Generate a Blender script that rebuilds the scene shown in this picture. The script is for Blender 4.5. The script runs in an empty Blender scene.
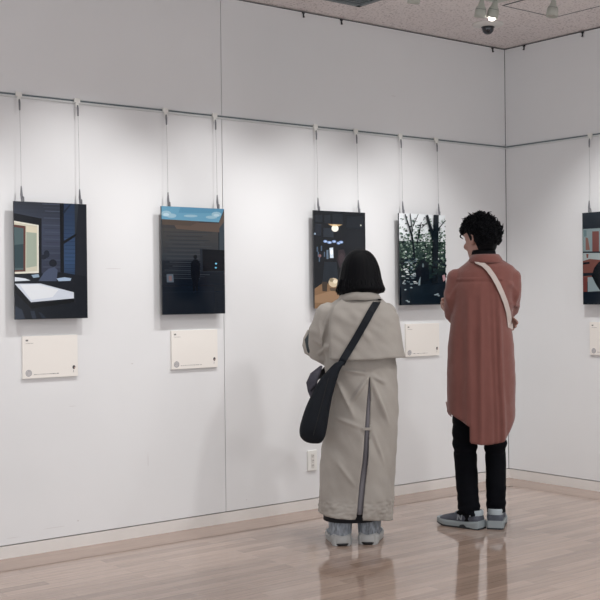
import bpy, bmesh, math, random
from mathutils import Vector, Matrix, noise
from math import sin, cos, pi, radians, sqrt
S = bpy.context.scene
COL = S.collection
RND = random.Random(7)

# ------------------------------------------------------------------ helpers
def srgb(h):
    h = h.lstrip('#'); c = [int(h[i:i+2], 16)/255 for i in (0, 2, 4)]
    return tuple((x/12.92 if x <= .04045 else ((x+.055)/1.055)**2.4) for x in c) + (1,)
MATS = {}
def mat(name, color, rough=.6, metal=0, spec=.5, noise_amt=0, noise_scale=20, bump=0, bump_scale=200, emit=None, estr=0, coat=0, stretch=(1, 1, 1), sheen=0):
    if name in MATS: return MATS[name]
    m = bpy.data.materials.new(name); m.use_nodes = True; nt = m.node_tree; b = nt.nodes['Principled BSDF']
    c = srgb(color) if isinstance(color, str) else tuple(color)+(1,)
    b.inputs['Base Color'].default_value = c; b.inputs['Roughness'].default_value = rough
    b.inputs['Metallic'].default_value = metal; b.inputs['Specular IOR Level'].default_value = spec
    b.inputs['Coat Weight'].default_value = coat; b.inputs['Coat Roughness'].default_value = .05
    if sheen: b.inputs['Sheen Weight'].default_value = sheen; b.inputs['Sheen Roughness'].default_value = .5
    if emit: b.inputs['Emission Color'].default_value = srgb(emit); b.inputs['Emission Strength'].default_value = estr
    if noise_amt or bump:
        tc = nt.nodes.new('ShaderNodeTexCoord'); mp = nt.nodes.new('ShaderNodeMapping'); mp.inputs['Scale'].default_value = stretch
        nt.links.new(tc.outputs['Object'], mp.inputs[0])
    if noise_amt:
        n = nt.nodes.new('ShaderNodeTexNoise'); n.inputs['Scale'].default_value = noise_scale; n.inputs['Detail'].default_value = 6
        r = nt.nodes.new('ShaderNodeMapRange'); r.inputs[1].default_value = .3; r.inputs[2].default_value = .7
        r.inputs[3].default_value = 1-noise_amt; r.inputs[4].default_value = 1+noise_amt
        mx = nt.nodes.new('ShaderNodeMix'); mx.data_type = 'RGBA'; mx.blend_type = 'MULTIPLY'; mx.inputs[0].default_value = 1
        mx.inputs[6].default_value = c
        nt.links.new(mp.outputs[0], n.inputs['Vector']); nt.links.new(n.outputs[0], r.inputs[0])
        nt.links.new(r.outputs[0], mx.inputs[7]); nt.links.new(mx.outputs[2], b.inputs['Base Color'])
    if bump:
        n2 = nt.nodes.new('ShaderNodeTexNoise'); n2.inputs['Scale'].default_value = bump_scale; n2.inputs['Detail'].default_value = 4
        bp = nt.nodes.new('ShaderNodeBump'); bp.inputs['Strength'].default_value = bump; bp.inputs['Distance'].default_value = .003
        nt.links.new(mp.outputs[0], n2.inputs['Vector']); nt.links.new(n2.outputs[0], bp.inputs['Height']); nt.links.new(bp.outputs[0], b.inputs['Normal'])
    MATS[name] = m
    return m

class MB:
    def __init__(s): s.v = []; s.f = []; s.m = []; s.sm = []
    def add(s, vs, fs, mi=0, smooth=False):
        o = len(s.v); s.v += [tuple(v) for v in vs]
        for f in fs: s.f.append([o+i for i in f]); s.m.append(mi); s.sm.append(smooth)
    def box(s, a, b, mi=0):
        x0, x1 = sorted((a[0], b[0])); y0, y1 = sorted((a[1], b[1])); z0, z1 = sorted((a[2], b[2]))
        v = [(x, y, z) for x in (x0, x1) for y in (y0, y1) for z in (z0, z1)]
        s.add(v, [(0,1,3,2), (4,6,7,5), (0,4,5,1), (2,3,7,6), (0,2,6,4), (1,5,7,3)], mi)
    def rings(s, R, mi=0, cap=True, smooth=True):
        n = len(R[0]); v = [p for r in R for p in r]; f = []
        for i in range(len(R)-1):
            for j in range(n):
                k = (j+1) % n; f.append((i*n+j, i*n+k, (i+1)*n+k, (i+1)*n+j))
        if cap:
            f.append(tuple(range(n-1, -1, -1))); f.append(tuple((len(R)-1)*n+j for j in range(n)))
        s.add(v, f, mi, smooth)
    def lathe(s, prof, c=(0,0,0), axis='z', n=24, mi=0, M=None):
        R = []
        for r, z in prof:
            ring = []
            for j in range(n):
                a = 2*pi*j/n; p = Vector((r*cos(a), r*sin(a), z))
                if M: p = M @ p
                ring.append(Vector(c)+p)
            R.append(ring)
        s.rings(R, mi)
    def tube(s, pts, rad, n=12, mi=0, flat=None, up=None, dome=True):
        pts = [Vector(p) for p in pts]
        if not isinstance(rad, (list, tuple)): rad = [rad]*len(pts)
        T = []
        for i in range(len(pts)):
            a = pts[max(0, i-1)]; b = pts[min(len(pts)-1, i+1)]; T.append((b-a).normalized())
        u = Vector(up) if up else Vector((0, 0, 1))
        if abs(u.dot(T[0])) > .95: u = Vector((1, 0, 0))
        N = []; 
        for t in T:
            u = (u - t*u.dot(t)).normalized(); N.append(u)
        R = []
        def ring(c, r, i):
            b = T[i].cross(N[i]); fa, fb = flat if flat else (1, 1)
            return [c + N[i]*(r*fa*cos(2*pi*j/n)) + b*(r*fb*sin(2*pi*j/n)) for j in range(n)]
        if dome:
            for k in (.15, .5, .85): R.append(ring(pts[0]-T[0]*rad[0]*(1-k)*.9, rad[0]*sqrt(1-(1-k)**2), 0))
        for i, c in enumerate(pts): R.append(ring(c, rad[i], i))
        if dome:
            for k in (.85, .5, .15): R.append(ring(pts[-1]+T[-1]*rad[-1]*(1-k)*.9, rad[-1]*sqrt(1-(1-k)**2), len(pts)-1))
        s.rings(R, mi)
    def ell(s, c, r, M=None, mi=0, n=20, m=12):
        R = []
        for i in range(1, m):
            t = pi*i/m
            ring = []
            for j in range(n):
                a = 2*pi*j/n; p = Vector((r[0]*sin(t)*cos(a), r[1]*sin(t)*sin(a), -r[2]*cos(t)))
                if M: p = M @ p
                ring.append(Vector(c)+p)
            R.append(ring)
        s.rings(R, mi)
    def xform(s, M):
        s.v = [tuple(M @ Vector(v)) for v in s.v]
    def mesh(s, name, mats=()):
        me = bpy.data.meshes.new(name); me.from_pydata(s.v, [], s.f)
        for m in mats: me.materials.append(m)
        for p, mi, sm in zip(me.polygons, s.m, s.sm): p.material_index = mi; p.use_smooth = sm
        bm = bmesh.new(); bm.from_mesh(me); bmesh.ops.recalc_face_normals(bm, faces=bm.faces); bm.to_mesh(me); bm.free()
        me.update(); return me
def tag(o, label=None, cat=None, group=None, kind=None):
    if label: o['label'] = label
    if cat: o['category'] = cat
    if group: o['group'] = group
    if kind: o['kind'] = kind
    return o
def link(name, me, parent=None, loc=(0,0,0)):
    o = bpy.data.objects.new(name, me); COL.objects.link(o); o.location = loc
    if parent: o.parent = parent
    return o
def obj(name, mb, mats, parent=None, loc=(0,0,0), bevel=0):
    if not isinstance(mats, (list, tuple)): mats = [mats]
    o = link(name, mb.mesh(name, mats), parent, loc)
    if bevel:
        bv = o.modifiers.new('Bevel', 'BEVEL'); bv.width = bevel; bv.segments = 2; bv.limit_method = 'ANGLE'
    return o
def empty(name, loc, rz=0, **k):
    o = bpy.data.objects.new(name, None); COL.objects.link(o); o.location = loc; o.rotation_euler = (0, 0, rz); o.empty_display_size = .1
    return tag(o, **k)
def remesh(mb, voxel, smooth=4):
    me = mb.mesh('tmp'); o = link('tmp', me); md = o.modifiers.new('r', 'REMESH'); md.mode = 'VOXEL'; md.voxel_size = voxel
    dg = bpy.context.evaluated_depsgraph_get(); dg.update()
    m2 = bpy.data.meshes.new_from_object(o.evaluated_get(dg), depsgraph=dg)
    bpy.data.objects.remove(o); bpy.data.meshes.remove(me)
    bm = bmesh.new(); bm.from_mesh(m2); bpy.data.meshes.remove(m2)
    for _ in range(smooth): bmesh.ops.smooth_vert(bm, verts=bm.verts, factor=.5, use_axis_x=True, use_axis_y=True, use_axis_z=True)
    return bm
def finish(bm, name, mats, parent, mi=None):
    me = bpy.data.meshes.new(name); 
    for f in bm.faces:
        f.smooth = True
        if mi: f.material_index = mi(f.calc_center_median())
    bm.to_mesh(me); bm.free()
    for m in mats: me.materials.append(m)
    return link(name, me, parent)
def garment(mb, voxel, cut, snap, disp, thick, name, mats, parent, smooth=4):
    bm = remesh(mb, voxel, smooth)
    dele = [v for v in bm.verts if cut(v.co)]
    bmesh.ops.delete(bm, geom=dele, context='VERTS')
    for v in bm.verts:
        if v.is_boundary: v.co = snap(v.co)
    bm.normal_update()
    off = [(v, v.normal*disp(v.co, v.normal)) for v in bm.verts]
    for v, d in off: v.co += d
    me = bpy.data.meshes.new(name); bm.to_mesh(me); bm.free()
    o = link('tmp', me); sd = o.modifiers.new('s', 'SOLIDIFY'); sd.thickness = thick; sd.offset = -1
    dg = bpy.context.evaluated_depsgraph_get(); dg.update()
    m2 = bpy.data.meshes.new_from_object(o.evaluated_get(dg), depsgraph=dg); bpy.data.objects.remove(o); bpy.data.meshes.remove(me)
    m2.materials.clear()
    for m in mats: m2.materials.append(m)
    for p in m2.polygons: p.use_smooth = True
    m2.name = name
    return link(name, m2, parent)
def lerp(tab, z):
    tab = sorted(tab)
    if z <= tab[0][0]: return tab[0][1:]
    for a, b in zip(tab, tab[1:]):
        if z <= b[0]:
            t = (z-a[0])/(b[0]-a[0]); return tuple(p+(q-p)*t for p, q in zip(a[1:], b[1:]))
    return tab[-1][1:]
def body_ring(z, xl, xr, yf, yb, n=64, p=2.4):
    cx = (xl+xr)/2; a = (xr-xl)/2; out = []
    for j in range(n):
        t = 2*pi*j/n; c, s = cos(t), sin(t)
        x = cx + a*math.copysign(abs(c)**(2/p), c); b = yf if s > 0 else -yb
        out.append((x, b*math.copysign(abs(s)**(2/p), s), z))
    return out
def torso(mb, tab, p=2.4, step=.03):
    z0, z1 = min(t[0] for t in tab), max(t[0] for t in tab); n = int((z1-z0)/step)
    mb.rings([body_ring(z0+(z1-z0)*i/n, *lerp(tab, z0+(z1-z0)*i/n), p=p) for i in range(n+1)])
def hand(mb, wrist, d, nrm, thumb_side, curl=25, s=1.0):
    d = Vector(d).normalized(); nrm = Vector(nrm); nrm = (nrm-d*nrm.dot(d)).normalized(); ac = d.cross(nrm)*thumb_side
    w = Vector(wrist); pl = .082*s
    mb.tube([w-d*.03*s, w, w+d*.03*s, w+d*.065*s, w+d*pl], [.024*s, .026*s, .036*s, .04*s, .036*s], n=16, flat=(.45, 1), up=nrm)
    for k, (o, L) in enumerate(((.03, .070), (.0105, .078), (-.0095, .072), (-.028, .058))):
        p = w+d*pl*.85+ac*o*s; pts = [p]; dd = d+ac*o*1.5; dd.normalize()
        for q, fr in enumerate((.2, .42, .32, .26)):
            ang = radians(curl*(.2 if q == 0 else 1)*(1+.12*k))
            ax = dd.cross(nrm).normalized(); dd = (Matrix.Rotation(ang, 3, ax) @ dd).normalized(); p = p+dd*L*s*fr; pts.append(p)
        mb.tube(pts, [.0095*s, .009*s, .0085*s, .008*s, .0068*s], n=10)
    p = w+d*.022*s+ac*.026*s; dd = (d*.75+ac*.65+nrm*.25).normalized(); pts = [p]
    for q, L in enumerate((.036, .03, .024)):
        p = p+dd*L*s; pts.append(p); dd = (dd+d*.28+nrm*.1).normalized()
    mb.tube(pts, [.0125*s, .011*s, .0095*s, .0075*s], n=10)

# ------------------------------------------------------------------ camera
yaw, pitch, roll, F = .67001, -.00404, -.01095, 1135.93
fw = Vector((sin(yaw)*cos(pitch), cos(yaw)*cos(pitch), sin(pitch)))
r0 = fw.cross(Vector((0,0,1))).normalized(); u0 = r0.cross(fw)
rt = r0*cos(roll)+u0*sin(roll); up = -r0*sin(roll)+u0*cos(roll)
cam = bpy.data.cameras.new('camera'); co = bpy.data.objects.new('camera', cam); COL.objects.link(co)
co.matrix_world = Matrix(((rt.x, up.x, -fw.x, -5.969), (rt.y, up.y, -fw.y, -5.241), (rt.z, up.z, -fw.z, 1.27), (0,0,0,1)))
cam.sensor_width = 36; cam.lens = F/600*36; cam.clip_start = .05
S.camera = co
CH = 2.951

# ------------------------------------------------------------------ materials
wall_m = mat('white_wall_paint', '#e2e3e4', .55, noise_amt=.018, noise_scale=1.8, bump=.04, bump_scale=60)
base_m = mat('baseboard_paint', '#dedad6', .5, noise_amt=.02, noise_scale=5)
gap_m = mat('dark_gap', '#454e54', .8)
alu_m = mat('brushed_aluminium', '#cfd2d2', .45, metal=.15)
slot_m = mat('rail_slot', '#606c72', .6)
whitep_m = mat('white_plastic', '#e6e6e2', .4)
wire_m = mat('steel_wire', '#9a9b9c', .4, metal=.3)
hook_m = mat('hook_grey', '#74757a', .45, metal=.3)
blackm = mat('black_metal', '#1b1c20', .4)
fix_m = mat('fixture_white', '#b4b6ae', .45)

# floor -------------------------------------------------------------
def floor_mat():
    m = bpy.data.materials.new('wood_plank_floor'); m.use_nodes = True; nt = m.node_tree; N = nt.nodes; L = nt.links; b = N['Principled BSDF']
    tc = N.new('ShaderNodeTexCoord')
    mp = N.new('ShaderNodeMapping'); L.new(tc.outputs['Object'], mp.inputs[0])
    br = N.new('ShaderNodeTexBrick'); L.new(mp.outputs[0], br.inputs['Vector'])
    br.inputs['Scale'].default_value = 1; br.inputs['Brick Width'].default_value = .62; br.inputs['Row Height'].default_value = .066
    br.inputs['Mortar Size'].default_value = .0007; br.inputs['Mortar Smooth'].default_value = .1; br.offset = .37; br.offset_frequency = 2
    br.inputs['Color1'].default_value = srgb('#b19c8e'); br.inputs['Color2'].default_value = srgb('#9a8679'); br.inputs['Mortar'].default_value = srgb('#786459')
    br.inputs['Bias'].default_value = 0
    # grain
    mg = N.new('ShaderNodeMapping'); mg.inputs['Scale'].default_value = (1.2, 26, 1); L.new(tc.outputs['Object'], mg.inputs[0])
    n = N.new('ShaderNodeTexNoise'); n.inputs['Scale'].default_value = 2.4; n.inputs['Detail'].default_value = 8; L.new(mg.outputs[0], n.inputs['Vector'])
    r = N.new('ShaderNodeMapRange'); r.inputs[1].default_value = .3; r.inputs[2].default_value = .7; r.inputs[3].default_value = .88; r.inputs[4].default_value = 1.1
    L.new(n.outputs[0], r.inputs[0])
    mx = N.new('ShaderNodeMix'); mx.data_type = 'RGBA'; mx.blend_type = 'MULTIPLY'; mx.inputs[0].default_value = 1
    L.new(br.outputs['Color'], mx.inputs[6]); L.new(r.outputs[0], mx.inputs[7])
    L.new(mx.outputs[2], b.inputs['Base Color'])
    b.inputs['Roughness'].default_value = .085; b.inputs['Specular IOR Level'].default_value = .9
    bp = N.new('ShaderNodeBump'); bp.inputs['Strength'].default_value = .05; bp.inputs['Distance'].default_value = .002
    L.new(n.outputs[0], bp.inputs['Height']); L.new(bp.outputs[0], b.inputs['Normal'])
    return m
fm = floor_mat(); MATS['floor'] = fm
seam_m = mat('floor_seam', '#6d5a4e', .4)
border_m = mat('floor_border_board', '#9d897d', .2, noise_amt=.08, noise_scale=3, stretch=(1, 14, 1), spec=.7)
border2_m = mat('floor_border_board_side', '#9d897d', .2, noise_amt=.08, noise_scale=3, stretch=(14, 1, 1), spec=.7)
X0, Y0 = -8.6, -7.6
mb = MB(); mb.box((X0, Y0, -.1), (.06, .06, 0)); 
mb.box((X0, -.235, 0), (0, 0, .0006), 1); mb.box((-.235, Y0, 0), (0, -.235, .0006), 2)
mb.box((X0, -.238, 0), (-.235, -.233, .0008), 3); mb.box((-.238, Y0, 0), (-.233, -.235, .0008), 3)
tag(obj('floor', mb, [fm, border_m, border2_m, seam_m]), kind='structure')
# walls
mb = MB()
mb.box((X0, .02, 0), (.06, .06, CH+.02), 1)
mb.box((X0, 0, .0665), (-2.3625, .022, CH-.010)); mb.box((-2.3585, 0, .0665), (-.002, .022, CH-.010))
for x, z, w_, h_, k in ((-3.275, .135, .012, .012, 2), (-3.40, .118, .16, .003, 2), (-3.63, .098, .10, .002, 2), (-2.22, .115, .008, .009, 2), (-2.86, .40, .004, .10, 2), (-3.05, 1.42, .13, .003, 2), (-1.05, 2.52, .05, .004, 2), (-2.95, .92, .02, .006, 2), (-3.3, .72, .05, .003, 2)):
    n = 9; rr_ = random.Random(int(x*100)); mb.add([(x+w_/2*cos(2*pi*i/n)*rr_.uniform(.5, 1), -.0003, z+h_/2*sin(2*pi*i/n)*rr_.uniform(.5, 1)) for i in range(n)], [tuple(range(n))], k)
tag(obj('wall_left', mb, [wall_m, gap_m, mat('wall_scuff', '#cdcaca', .7)]), kind='structure')
mb = MB()
mb.box((.02, Y0, 0), (.06, .02, CH+.02), 1)
mb.box((0, Y0, .0665), (.022, -.003, CH-.010))
tag(obj('wall_right', mb, [wall_m, gap_m]), kind='structure')
mb = MB(); mb.box((X0, 0, 0), (.0, .02, .0610)); tag(obj('baseboard_left', mb, base_m), kind='structure')
mb = MB(); mb.box((0, Y0, 0), (.02, .0, .0610)); tag(obj('baseboard_right', mb, base_m), kind='structure')
def ceil_mat():
    m = mat('rockwool_ceiling', '#bdb6b4', .9)
    nt = m.node_tree; N = nt.nodes; L = nt.links; b = N['Principled BSDF']; tc = N.new('ShaderNodeTexCoord')
    n = N.new('ShaderNodeTexNoise'); n.inputs['Scale'].default_value = 75; n.inputs['Detail'].default_value = 3; L.new(tc.outputs['Object'], n.inputs['Vector'])
    r = N.new('ShaderNodeValToRGB'); r.color_ramp.elements[0].position = .34; r.color_ramp.elements[1].position = .46
    r.color_ramp.elements[0].color = srgb('#b7afae'); r.color_ramp.elements[1].color = srgb('#e2dbda'); L.new(n.outputs[0], r.inputs[0]); L.new(r.outputs[0], b.inputs['Base Color'])
    bp = N.new('ShaderNodeBump'); bp.inputs['Strength'].default_value = .5; bp.inputs['Distance'].default_value = .004; L.new(r.outputs[0], bp.inputs['Height']); L.new(bp.outputs[0], b.inputs['Normal'])
    return m
cm = ceil_mat()
mb = MB(); mb.box((X0, Y0, CH), (.06, .06, CH+.1)); tag(obj('ceiling', mb, cm), kind='structure')
# picture rails
def rail(name, a, b, right):
    mb = MB()
    def bx(s0, s1, d0, d1, z0, z1, mi):
        if right: mb.box((-d0, s0, z0), (-d1, s1, z1), mi)
        else: mb.box((s0, -d0, z0), (s1, -d1, z1), mi)
    bx(a, b, 0, .004, 2.258, 2.280, 0); bx(a, b, .004, .012, 2.258, 2.2675, 0); bx(a, b, .004, .006, 2.2675, 2.2765, 1); bx(a, b, .004, .009, 2.2765, 2.280, 0)
    tag(obj(name, mb, [alu_m, slot_m]), kind='structure')
rail('trim_1', X0, -.002, False); rail('trim_2', Y0, -.013, True)

# ------------------------------------------------------------------ hanging wires
def hang(x, ztop, label, right=False, first=None):
    loc = (0, x, 2.27) if right else (x, 0, 2.27)
    t = empty('picture_wire', loc, pi*-.5 if right else 0, label=label, cat='hanging wire', group='wires hanging from the picture rail')
    mb = MB(); mb.box((-.016, -.0235, -.009), (.016, -.0125, .014)); mb.box((-.009, -.0235, -.03), (.009, -.014, -.009))
    obj('rail_clip', mb, whitep_m, t, bevel=.002)
    mb = MB(); mb.tube([(0, -.024, -.025), (0, -.026, -.04), (0, -.027, -.075)], [.004, .0050, .004], n=10); obj('wire_end', mb, hook_m, t)
    zb = ztop-2.27
    mb = MB(); mb.tube([(0, -.027, -.07), (0.001, -.030, -.25), (0, -.034, zb+.05)], .0010, n=6); obj('cable', mb, wire_m, t)
    mb = MB(); mb.tube([(0, -.034, zb+.075), (0, -.036, zb+.035), (.001, -.038, zb+.006)], [.003, .0062, .0055], n=10)
    mb.tube([(.001, -.036, zb+.03), (.012, -.034, zb+.022), (.013, -.033, zb+.004), (.004, -.032, zb-.012)], .003, n=8)
    obj('adjuster_hook', mb, hook_m, t)
    return t

# ------------------------------------------------------------------ photographs
class Print:
    """flat photographic print: polygons in photograph units mapped to panel metres"""
    def __init__(s, quad, w, h): s.q = quad; s.w = w; s.h = h; s.mb = MB(); s.mats = []; s.k = 0
    def uv(s, x, y):
        (tlx, tly), (trx, try_), (blx, bly), (brx, bry) = s.q
        v = (y-tly)/(bly-tly)
        for _ in range(6):
            l = tlx+(blx-tlx)*v; r = trx+(brx-trx)*v; u = (x-l)/(r-l)
            t = tly+(try_-tly)*u; b = bly+(bry-bly)*u; v = (y-t)/(b-t)
        return min(1, max(0, u)), min(1, max(0, v))
    def mi(s, c):
        m = mat('print_ink_'+c.strip('#'), c, .12, spec=.28)
        if m not in s.mats: s.mats.append(m)
        return s.mats.index(m)
    def uvpoly(s, c, uv):
        y = -.00001*s.k; s.k += 1
        s.mb.add([(u*s.w, y-.0002, -v*s.h) for u, v in uv], [tuple(range(len(uv)))], s.mi(c))
    def poly(s, c, pts): s.uvpoly(c, [s.uv(*p) for p in pts])
    def rect(s, c, u0, v0, u1, v1): s.uvpoly(c, [(u0, v0), (u1, v0), (u1, v1), (u0, v1)])
    def blob(s, c, x, y, rx, ry, n=10, rough=0, rnd=None):
        s.poly(c, [(x+rx*cos(2*pi*i/n)*(1+(rnd.uniform(-rough, rough) if rnd else 0)), y+ry*sin(2*pi*i/n)*(1+(rnd.uniform(-rough, rough) if rnd else 0))) for i in range(n)])
    def grad(s, c0, c1, u0, v0, u1, v1, n=12, vert=True):
        a = [int(c0[i:i+2], 16) for i in (1, 3, 5)]; b = [int(c1[i:i+2], 16) for i in (1, 3, 5)]; k0 = s.k
        for i in range(n):
            t = (i+.5)/n; c = '#%02x%02x%02x' % tuple(int(p+(q-p)*t) for p, q in zip(a, b)); s.k = k0
            if vert: s.rect(c, u0, v0+(v1-v0)*i/n, u1, v0+(v1-v0)*(i+1)/n)
            else: s.rect(c, u0+(u1-u0)*i/n, v0, u0+(u1-u0)*(i+1)/n, v1)
def photo(label, pr, x0, ztop, right=False, off=.05, group='unframed photographs hung in a row'):
    loc = (-off, x0, ztop) if right else (x0, -off, ztop)
    t = empty('photograph', loc, -pi/2 if right else 0, label=label, cat='photograph', group=group)
    w, h = pr.w, pr.h
    mb = MB(); mb.box((0, 0, -h), (w, .010, 0)); obj('mount_board', mb, mat('panel_edge', '#23272d', .35), t)
    for a in ((.06, -.05), (w-.06, -.05), (.06, -h+.05), (w-.06, -h+.05)):
        mb = MB(); mb.box((a[0]-.02, .010, a[1]-.02), (a[0]+.02, off-.0005, a[1]+.02)); obj('standoff_block', mb, mat('panel_block', '#c9c9c6', .6), t)
    obj('print', pr.mb, pr.mats, t)
    return t
# 1: dim cafe with white table
q = [(14, 201), (86.2, 204.2), (15.5, 320), (88, 317.5)]
P = Print(q, .392, .577)
P.rect('#12161f', 0, 0, 1, 1)
P.grad('#2b3039', '#3d4456', 0, 0, .66, .25, 8); P.grad('#3d4456', '#2a3040', 0, .25, .66, .72, 12)
for i in range(22):
    v = .01+i*.03; P.rect('#343a49' if i % 2 else '#454c5e', .38+(i % 3)*.02, v, .64, v+.006)
P.grad('#26334a', '#314a6b', .66, 0, .86, .5, 10); P.grad('#314a6b', '#1c2a40', .66, .5, .86, .74, 6)
for i in range(20): P.rect('#243650', .68, .02+i*.034, .84, .026+i*.034)
P.grad('#2c3239', '#14181f', .83, 0, 1, .8, 10)
P.poly('#1a1e26', [(78, 204), (87, 204.5), (88, 300), (74, 300), (75, 240)])
P.poly('#0b0f16', [(59, 203), (63, 203), (63.5, 284), (60, 284)])
P.poly('#0c1119', [(62.5, 241), (76, 233), (76, 235.5), (63, 244)]); P.poly('#1a2434', [(62, 212), (69, 204), (71, 204), (63, 214)])
P.poly('#0b0f17', [(14, 213), (41, 218.5), (41, 280), (14, 283)])
P.poly('#dedccf', [(14, 220.8), (38, 225), (38.3, 273), (14, 274)])
P.poly('#c9c5b2', [(14, 222.2), (36.6, 226), (36.9, 271), (14, 272.5)])
P.poly('#9ea99a', [(26, 232), (36, 233), (36.3, 266), (26, 268)])
P.poly('#d3ccb6', [(26, 226), (36.5, 227), (36.3, 232.5), (26, 232)])
P.poly('#5c3a34', [(14, 224.5), (25.3, 226), (25.3, 271.5), (14, 272)])
P.poly('#4a5d60', [(14, 227), (23.3, 228.3), (23.3, 270), (14, 270.3)]); P.poly('#2f4248', [(14, 245), (23.3, 244), (23.3, 268), (14, 268)])
P.poly('#11161e', [(14, 275), (60, 272), (86, 276), (88, 318), (14, 320)])
P.poly('#465066', [(38, 281), (43, 273), (48, 268.5), (54, 267), (57, 270), (56, 281)]); P.blob('#171b25', 52.3, 263, 3.9, 3.8, 14)
P.blob('#1d2330', 46, 254, 3, 4, 9); P.blob('#1b202c', 43, 257, 3, 2.5, 9)
P.poly('#8fa5b8', [(31, 275), (38, 274), (39, 277), (33, 278)])
P.poly('#d5dde6', [(14, 277.2), (25, 278.5), (30, 280.5), (14, 281.5)])
P.poly('#9fb4cc', [(56, 278.3), (64, 277), (71, 278), (70, 280.5), (58, 281)])
P.poly('#05070c', [(14.5, 285), (30.5, 304), (74, 299), (74, 302), (31, 309), (14.5, 292)])
P.poly('#cbd3de', [(14.5, 284), (40, 283.5), (73.5, 292), (73.6, 298), (30.8, 302.3)]); P.poly('#dfe4e9', [(20, 285), (38, 284.5), (58, 289.5), (52, 297), (31, 300)])
P.poly('#2a313e', [(30, 311), (34, 311), (36, 318.5), (32, 318.7)]); P.poly('#232a36', [(38, 312), (41, 313), (46, 318), (42, 318.5)]); P.poly('#2d3542', [(15, 306), (22, 310), (25, 319), (15.5, 319.5)])
photo('photograph of a dim room with a bright white table, leftmost in the row', P, -3.625, 1.744)
# 2: dark brick yard under a blue sky
q = [(161.5, 206.5), (224, 208.5), (162, 315), (225, 313.5)]
P = Print(q, .404, .579)
P.grad('#252a31', '#0d141e', 0, .1, 1, .75, 24); P.rect('#0d151f', 0, .74, 1, 1)
P.poly('#3a3a3c', [(162, 219), (219, 221.5), (219, 232), (162, 231)]); P.grad('#41403f', '#2b3037', 0, .2, .9, .5, 12)
P.poly('#584b44', [(172, 222), (219, 223), (219, 232), (176, 229)]); P.poly('#4e453f', [(162, 219.5), (200, 221), (190, 226), (162, 225)])
for i in range(24):
    y = 232+i*2; P.poly('#3a4047' if i % 2 else '#272c33', [(163+(i*7) % 11, y), (212-(i*5) % 17, y+.4), (212-(i*5) % 17, y+.9), (163+(i*7) % 11, y+.5)])
P.poly('#6496b0', [(161.5, 206.5), (224, 208.5), (218.5, 222), (161.5, 219.5)]); P.poly('#5689a6', [(180, 207), (224, 208.5), (222, 213), (178, 213)])
for x, y, a, b in ((166, 214, 5, 3), (171, 216, 5, 2.2), (216, 214, 5, 2.6), (211, 217, 6, 1.6), (190, 216, 7, 1.3)): P.blob('#8fb0c0', x, y, a, b, 12)
P.blob('#afc8d3', 166, 215, 3, 1.6, 10); P.blob('#a8c2ce', 216, 215, 3, 1.4, 10)
P.poly('#5a4e47', [(218.5, 222), (224.2, 212), (224.3, 221), (219, 228)]); P.poly('#384149', [(219, 228), (224.3, 221), (224.6, 250), (219, 250)])
P.poly('#0a0e15', [(200, 249), (224.6, 250), (225, 272), (201, 271)]); P.poly('#20252d', [(199, 249), (201.5, 249), (202, 271), (200, 271)])
P.poly('#1d242c', [(162, 271.5), (225, 271), (225, 272), (162, 272.5)])
P.blob('#0c1016', 194.5, 257, 1.9, 2.3, 12); P.poly('#0d1118', [(190, 263), (193, 259.5), (196.5, 259.5), (199, 263), (199, 275), (197, 283), (197, 293), (195.3, 293), (194.5, 283), (193.7, 293), (192, 293), (191.5, 282), (189.8, 274)])
P.blob('#7cc9e6', 215.5, 263.5, 1.1, .9, 8); P.blob('#6cbad9', 215.3, 267.6, 1.1, .9, 8)
P.poly('#4e5a66', [(166, 274.5), (172.5, 274.5), (173, 282.5), (166.3, 282.5)]); P.poly('#6d5a5c', [(168, 276), (171, 276), (171.2, 281), (168.2, 281)])
P.poly('#131c27', [(162, 292), (225, 291), (225, 291.8), (162, 293)])
photo('photograph of a dark brick yard under a strip of blue sky', P, -2.790, 1.7535)
# 3: night interior with a round lamp
q = [(313.5, 210.5), (365, 212.5), (314.5, 309), (366, 306.5)]
P = Print(q, .406, .579)
P.rect('#0d1219', 0, 0, 1, 1)
for x0, x1, y0, y1, c in ((315, 322, 215, 222, '#191f27'), (324, 330, 215, 223, '#1a2028'), (332, 342, 214, 224, '#171d25'), (346, 363, 216, 228, '#141a22'), (315, 321, 224, 236, '#1b212b'), (323, 333, 228, 237, '#232a33'), (346, 363, 230, 246, '#12171e')):
    P.poly(c, [(x0, y0), (x1, y0+.3), (x1, y1+.3), (x0, y1)])
P.poly('#b99b72', [(327.5, 224), (342, 224.5), (338, 226.3), (331, 226)]); P.blob('#fbf6e6', 334.5, 228.4, 3.5, 3.3, 16); P.blob('#e2c9a0', 334.3, 225.4, 2.6, .9, 10)
for x, y, rx in ((325, 241.5, 2), (329, 242.5, 2.4), (333.5, 241.5, 2.2), (338, 243, 2), (340.5, 242, 2.2)): P.blob('#7f9ccb', x, y, rx, 1.4, 9); P.blob('#b8cbe8', x+.3, y+.1, rx*.5, .7, 8)
P.poly('#ccdbe8', [(329, 248), (332.5, 247.5), (333, 258), (329.5, 258)]); P.blob('#edf4fa', 331, 252, 1.7, 3, 10); P.poly('#596b7c', [(326, 250), (328, 250), (328, 259), (326, 259)])
for x, y in ((316.5, 247), (317.5, 252), (320.5, 246), (318.5, 257), (323.5, 252)): P.poly('#46586a', [(x, y), (x+1.2, y), (x+1.2, y+5), (x, y+5)])
P.blob('#8aa0b4', 314.8, 234, 1, 1, 8); P.blob('#d1d6c8', 360.5, 225, .6, .8, 8); P.blob('#77585a', 319.5, 256, 1.6, 1.6, 8)
P.poly('#2e272c', [(338, 250), (343, 249), (345, 254), (344, 265), (339, 268), (336.5, 260)]); P.blob('#3b3136', 341, 258, 2.6, 5, 12)
P.poly('#1a222b', [(324, 262), (336, 262), (338, 283), (322, 283)])
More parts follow.
